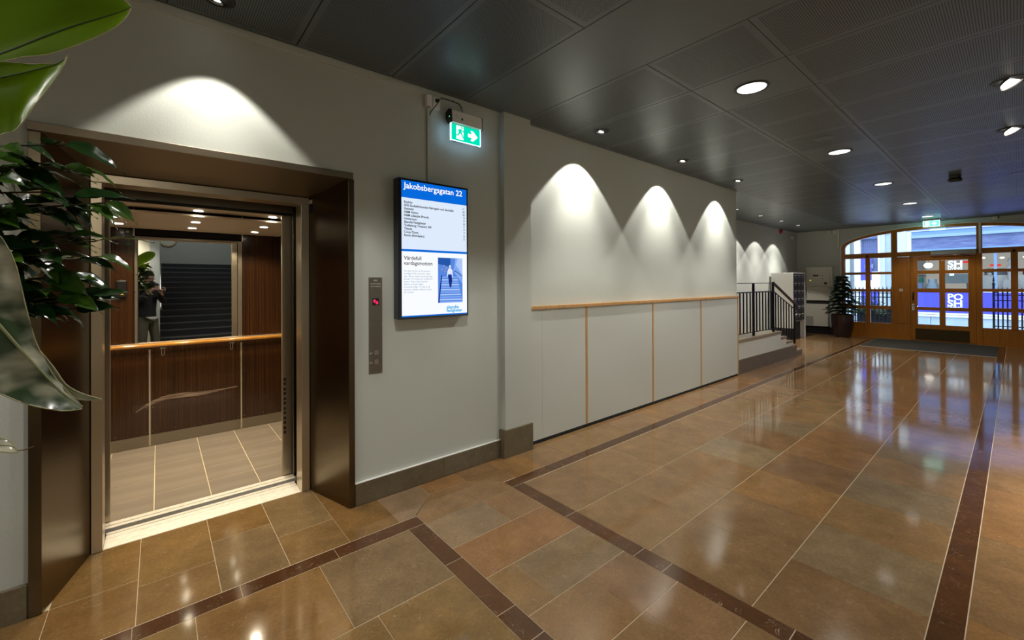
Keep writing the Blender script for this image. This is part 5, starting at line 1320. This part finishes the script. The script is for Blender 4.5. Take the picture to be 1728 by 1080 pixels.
blade([((-0.189, 0.82, 1.318), (-0.192, 0.83, 1.317), (-0.187, 0.81, 1.318)), ((-0.171, 0.82, 1.308), (-0.173, 0.83, 1.313), (-0.169, 0.81, 1.3)), ((-0.153, 0.82, 1.301), (-0.154, 0.83, 1.307), (-0.151, 0.81, 1.295)), ((-0.143, 0.82, 1.297), (-0.146, 0.83, 1.301), (-0.141, 0.81, 1.291)), ((-0.138, 0.82, 1.289), (-0.14, 0.83, 1.287), (-0.136, 0.81, 1.291))], 'big_leaf_sheen', crease=.3, rib=.0010)
MB().tube([(-0.139, 0.82, 1.29), (-0.132, 0.82, 1.2895), (-0.124, 0.82, 1.292)], .0007, 5).build('leaf_tip', 'leaf_brown', brd)

# ================================================================== PHOTOGRAPHER (mirrored in the lift)
PB = Vector((-.16, -.38, 0)); DF = Vector((cos(YAW), sin(YAW), 0)); DR = Vector((sin(YAW), -cos(YAW), 0))
def loc(x, y, z): return PB + DR * x + DF * y + Vector((0, 0, z))       # x right, y forward
person = thing('person', 'person in black jumper and olive trousers holding a camera, mirrored in the lift', 'person', PB)
def skin(name, verts, edges, radii, m, sub=2, root=0):
    me = bpy.data.meshes.new(name); me.from_pydata([loc(*v) - PB for v in verts], edges, []); me.update()
    o = bpy.data.objects.new(name, me); COL.objects.link(o); o.parent = person
    md = o.modifiers.new('skin', 'SKIN')
    for i, r in enumerate(radii):
        sv = me.skin_vertices[0].data[i]; sv.radius = (r, r) if not isinstance(r, tuple) else r
        sv.use_root = (i == root)
    md.use_smooth_shade = True
    s = o.modifiers.new('smooth', 'SUBSURF'); s.levels = sub; s.render_levels = sub
    me.materials.append(M[m]); return o
# bare body: neck, head, forearms, hands, ankles in one surface
V = [(0, 0, .95), (0, -.01, 1.12), (0, -.02, 1.32), (0, -.01, 1.45), (0, .02, 1.53), (0, .035, 1.60), (0, .04, 1.68), (0, .03, 1.75),
     (-.10, 0, .90), (-.11, .02, .50), (-.12, -.02, .09), (-.13, .10, .03), (.10, 0, .90), (.11, .03, .50), (.13, 0, .09), (.14, .12, .03),
     (-.17, -.02, 1.41), (-.25, .06, 1.19), (-.155, .285, 1.41), (-.145, .335, 1.445), (.17, -.02, 1.41), (.23, .10, 1.17), (.01, .285, 1.40), (.025, .335, 1.42)]
Ed = [(0, 1), (1, 2), (2, 3), (3, 4), (4, 5), (5, 6), (6, 7), (0, 8), (8, 9), (9, 10), (10, 11), (0, 12), (12, 13), (13, 14), (14, 15), (2, 16), (16, 17), (17, 18), (18, 19), (2, 20), (20, 21), (21, 22), (22, 23)]
Rr = [.07, .08, .095, .055, .055, (.07, .085), (.075, .09), .045, .050, .045, .036, .032, .050, .045, .036, .032, .055, .042, .026, (.020, .036), .055, .042, .026, (.020, .036)]
skin('body', V, Ed, Rr, 'skin')
def hand(x, y, z, side, n):
    for k in range(4):
        zz = z + .026 - k * .019; ln = (.9, 1.0, .95, .78)[k]
        skin('finger', [(x, y - .005, zz), (x - side * .004, y + .030 * ln, zz), (x - side * .020, y + .052 * ln, zz - .002), (x - side * .040, y + .056 * ln, zz - .003)], [(0, 1), (1, 2), (2, 3)], [.0095, .009, .0085, .0075], 'skin', 1)
    skin('thumb', [(x - side * .006, y - .015, z + .018), (x - side * .022, y - .002, z + .038), (x - side * .034, y + .018, z + .046)], [(0, 1), (1, 2)], [.011, .010, .0085], 'skin', 1)
hand(-.150, .345, 1.455, -1, 0); hand(.030, .345, 1.425, 1, 1)
# face and hair
for sx in (-1, 1):
    MB().lathe([(.001, -.010), (.009, -.005), (.009, .005), (.001, .010)], loc(sx * .032, .118, 1.655), 10).build('eye', 'white', person)
    MB().lathe([(.001, -.004), (.0045, 0), (.001, .004)], loc(sx * .032, .1265, 1.655), 8).build('pupil', 'black', person)
    MB().lathe([(.002, -.03), (.010, -.02), (.014, 0), (.011, .022), (.002, .03)], loc(sx * .082, .03, 1.645), 10).build('ear', 'skin', person)
MB().tube([loc(0, .118, 1.665), loc(0, .132, 1.640), loc(0, .142, 1.622), loc(0, .124, 1.612)], [.007, .009, .012, .006], 8).build('nose', 'skin', person)
MB().tube([loc(-.024, .112, 1.588), loc(0, .124, 1.585), loc(.024, .112, 1.588)], [.003, .006, .003], 8).build('mouth', mat('lips', (.42, .16, .13), .5), person)
mb = MB(); ns = 18
prof = [(.088, 1.640), (.094, 1.68), (.092, 1.72), (.075, 1.765), (.045, 1.79), (.004, 1.80)]
mb.lathe([(r, z) for r, z in prof], loc(0, .012, 0), 24); mb.build('hair', 'hair', person)
# clothes follow the body
skin('jumper', [(0, 0, .775), (0, -.01, 1.12), (0, -.02, 1.32), (0, -.01, 1.44), (-.18, -.02, 1.40), (-.26, .06, 1.18), (-.175, .235, 1.37), (.18, -.02, 1.40), (.24, .10, 1.16), (.04, .235, 1.365)],
     [(0, 1), (1, 2), (2, 3), (2, 4), (4, 5), (5, 6), (2, 7), (7, 8), (8, 9)], [(.165, .125), (.155, .12), (.165, .125), .075, .078, .060, .042, .078, .060, .042], 'cloth_black')
mb = MB(); ne = 28
ring = [[loc(rx * cos(2 * pi * k / ne), ry * sin(2 * pi * k / ne), z) for k in range(ne)] for rx, ry, z in ((.146, .112, .80), (.160, .124, .835), (.158, .122, .875), (.140, .105, .90))]
mb.add([v for q in ring for v in q], [(i * ne + k, i * ne + (k + 1) % ne, (i + 1) * ne + (k + 1) % ne, (i + 1) * ne + k) for i in range(3) for k in range(ne)], True)
mb.build('shirt_hem', 'cloth_white', person)
skin('shirt_cuff', [(-.172, .24, 1.372), (-.162, .275, 1.400)], [(0, 1)], [.040, .038], 'cloth_white', 1)
skin('shirt_cuff', [(.036, .24, 1.366), (.020, .275, 1.392)], [(0, 1)], [.040, .038], 'cloth_white', 1)
skin('trousers', [(0, 0, .97), (-.09, 0, .80), (-.115, .03, .50), (-.125, -.01, .075), (.09, 0, .80), (.115, .04, .50), (.13, .01, .075)], [(0, 1), (1, 2), (2, 3), (0, 4), (4, 5), (5, 6)],
     [(.155, .12), .098, .076, .062, .098, .076, .062], 'cloth_olive')
for sx in (-1, 1):
    mb = MB().tube([loc(sx * .13, -.06, .045), loc(sx * .132, .02, .05), loc(sx * .138, .12, .038), loc(sx * .14, .19, .028)], [.038, .045, .042, .026], 10)
    mb.build('shoe', 'black_plastic', person)
# the camera he holds, its lens just behind the viewpoint
cmr = thing('handheld_camera', 'black camera held up by the person mirrored in the lift', 'camera', Vector((0, 0, CAM_H)) - DF * .08)
c0 = Vector((0, 0, CAM_H))
MB().cyl(c0 - DF * .030, c0 - DF * .105, .036, 28).cyl(c0 - DF * .026, c0 - DF * .032, .039, 28).build('lens', 'black_plastic', cmr)
MB().obox(c0 - DF * .135, DR, DF, (0, 0, 1), .068, .030, .048).obox(c0 - DF * .115 - DR * .050, DR, DF, (0, 0, 1), .018, .020, .046).build('camera_body', 'black_plastic', cmr)
MB().obox(c0 - DF * .130 + Vector((0, 0, .058)), DR, DF, (0, 0, 1), .026, .026, .014).build('viewfinder_hump', 'black_plastic', cmr)
MB().cyl(c0 - DF * .135 + DR * .045 + Vector((0, 0, .048)), c0 - DF * .135 + DR * .045 + Vector((0, 0, .060)), .012, 14).build('dial', 'grey', cmr)
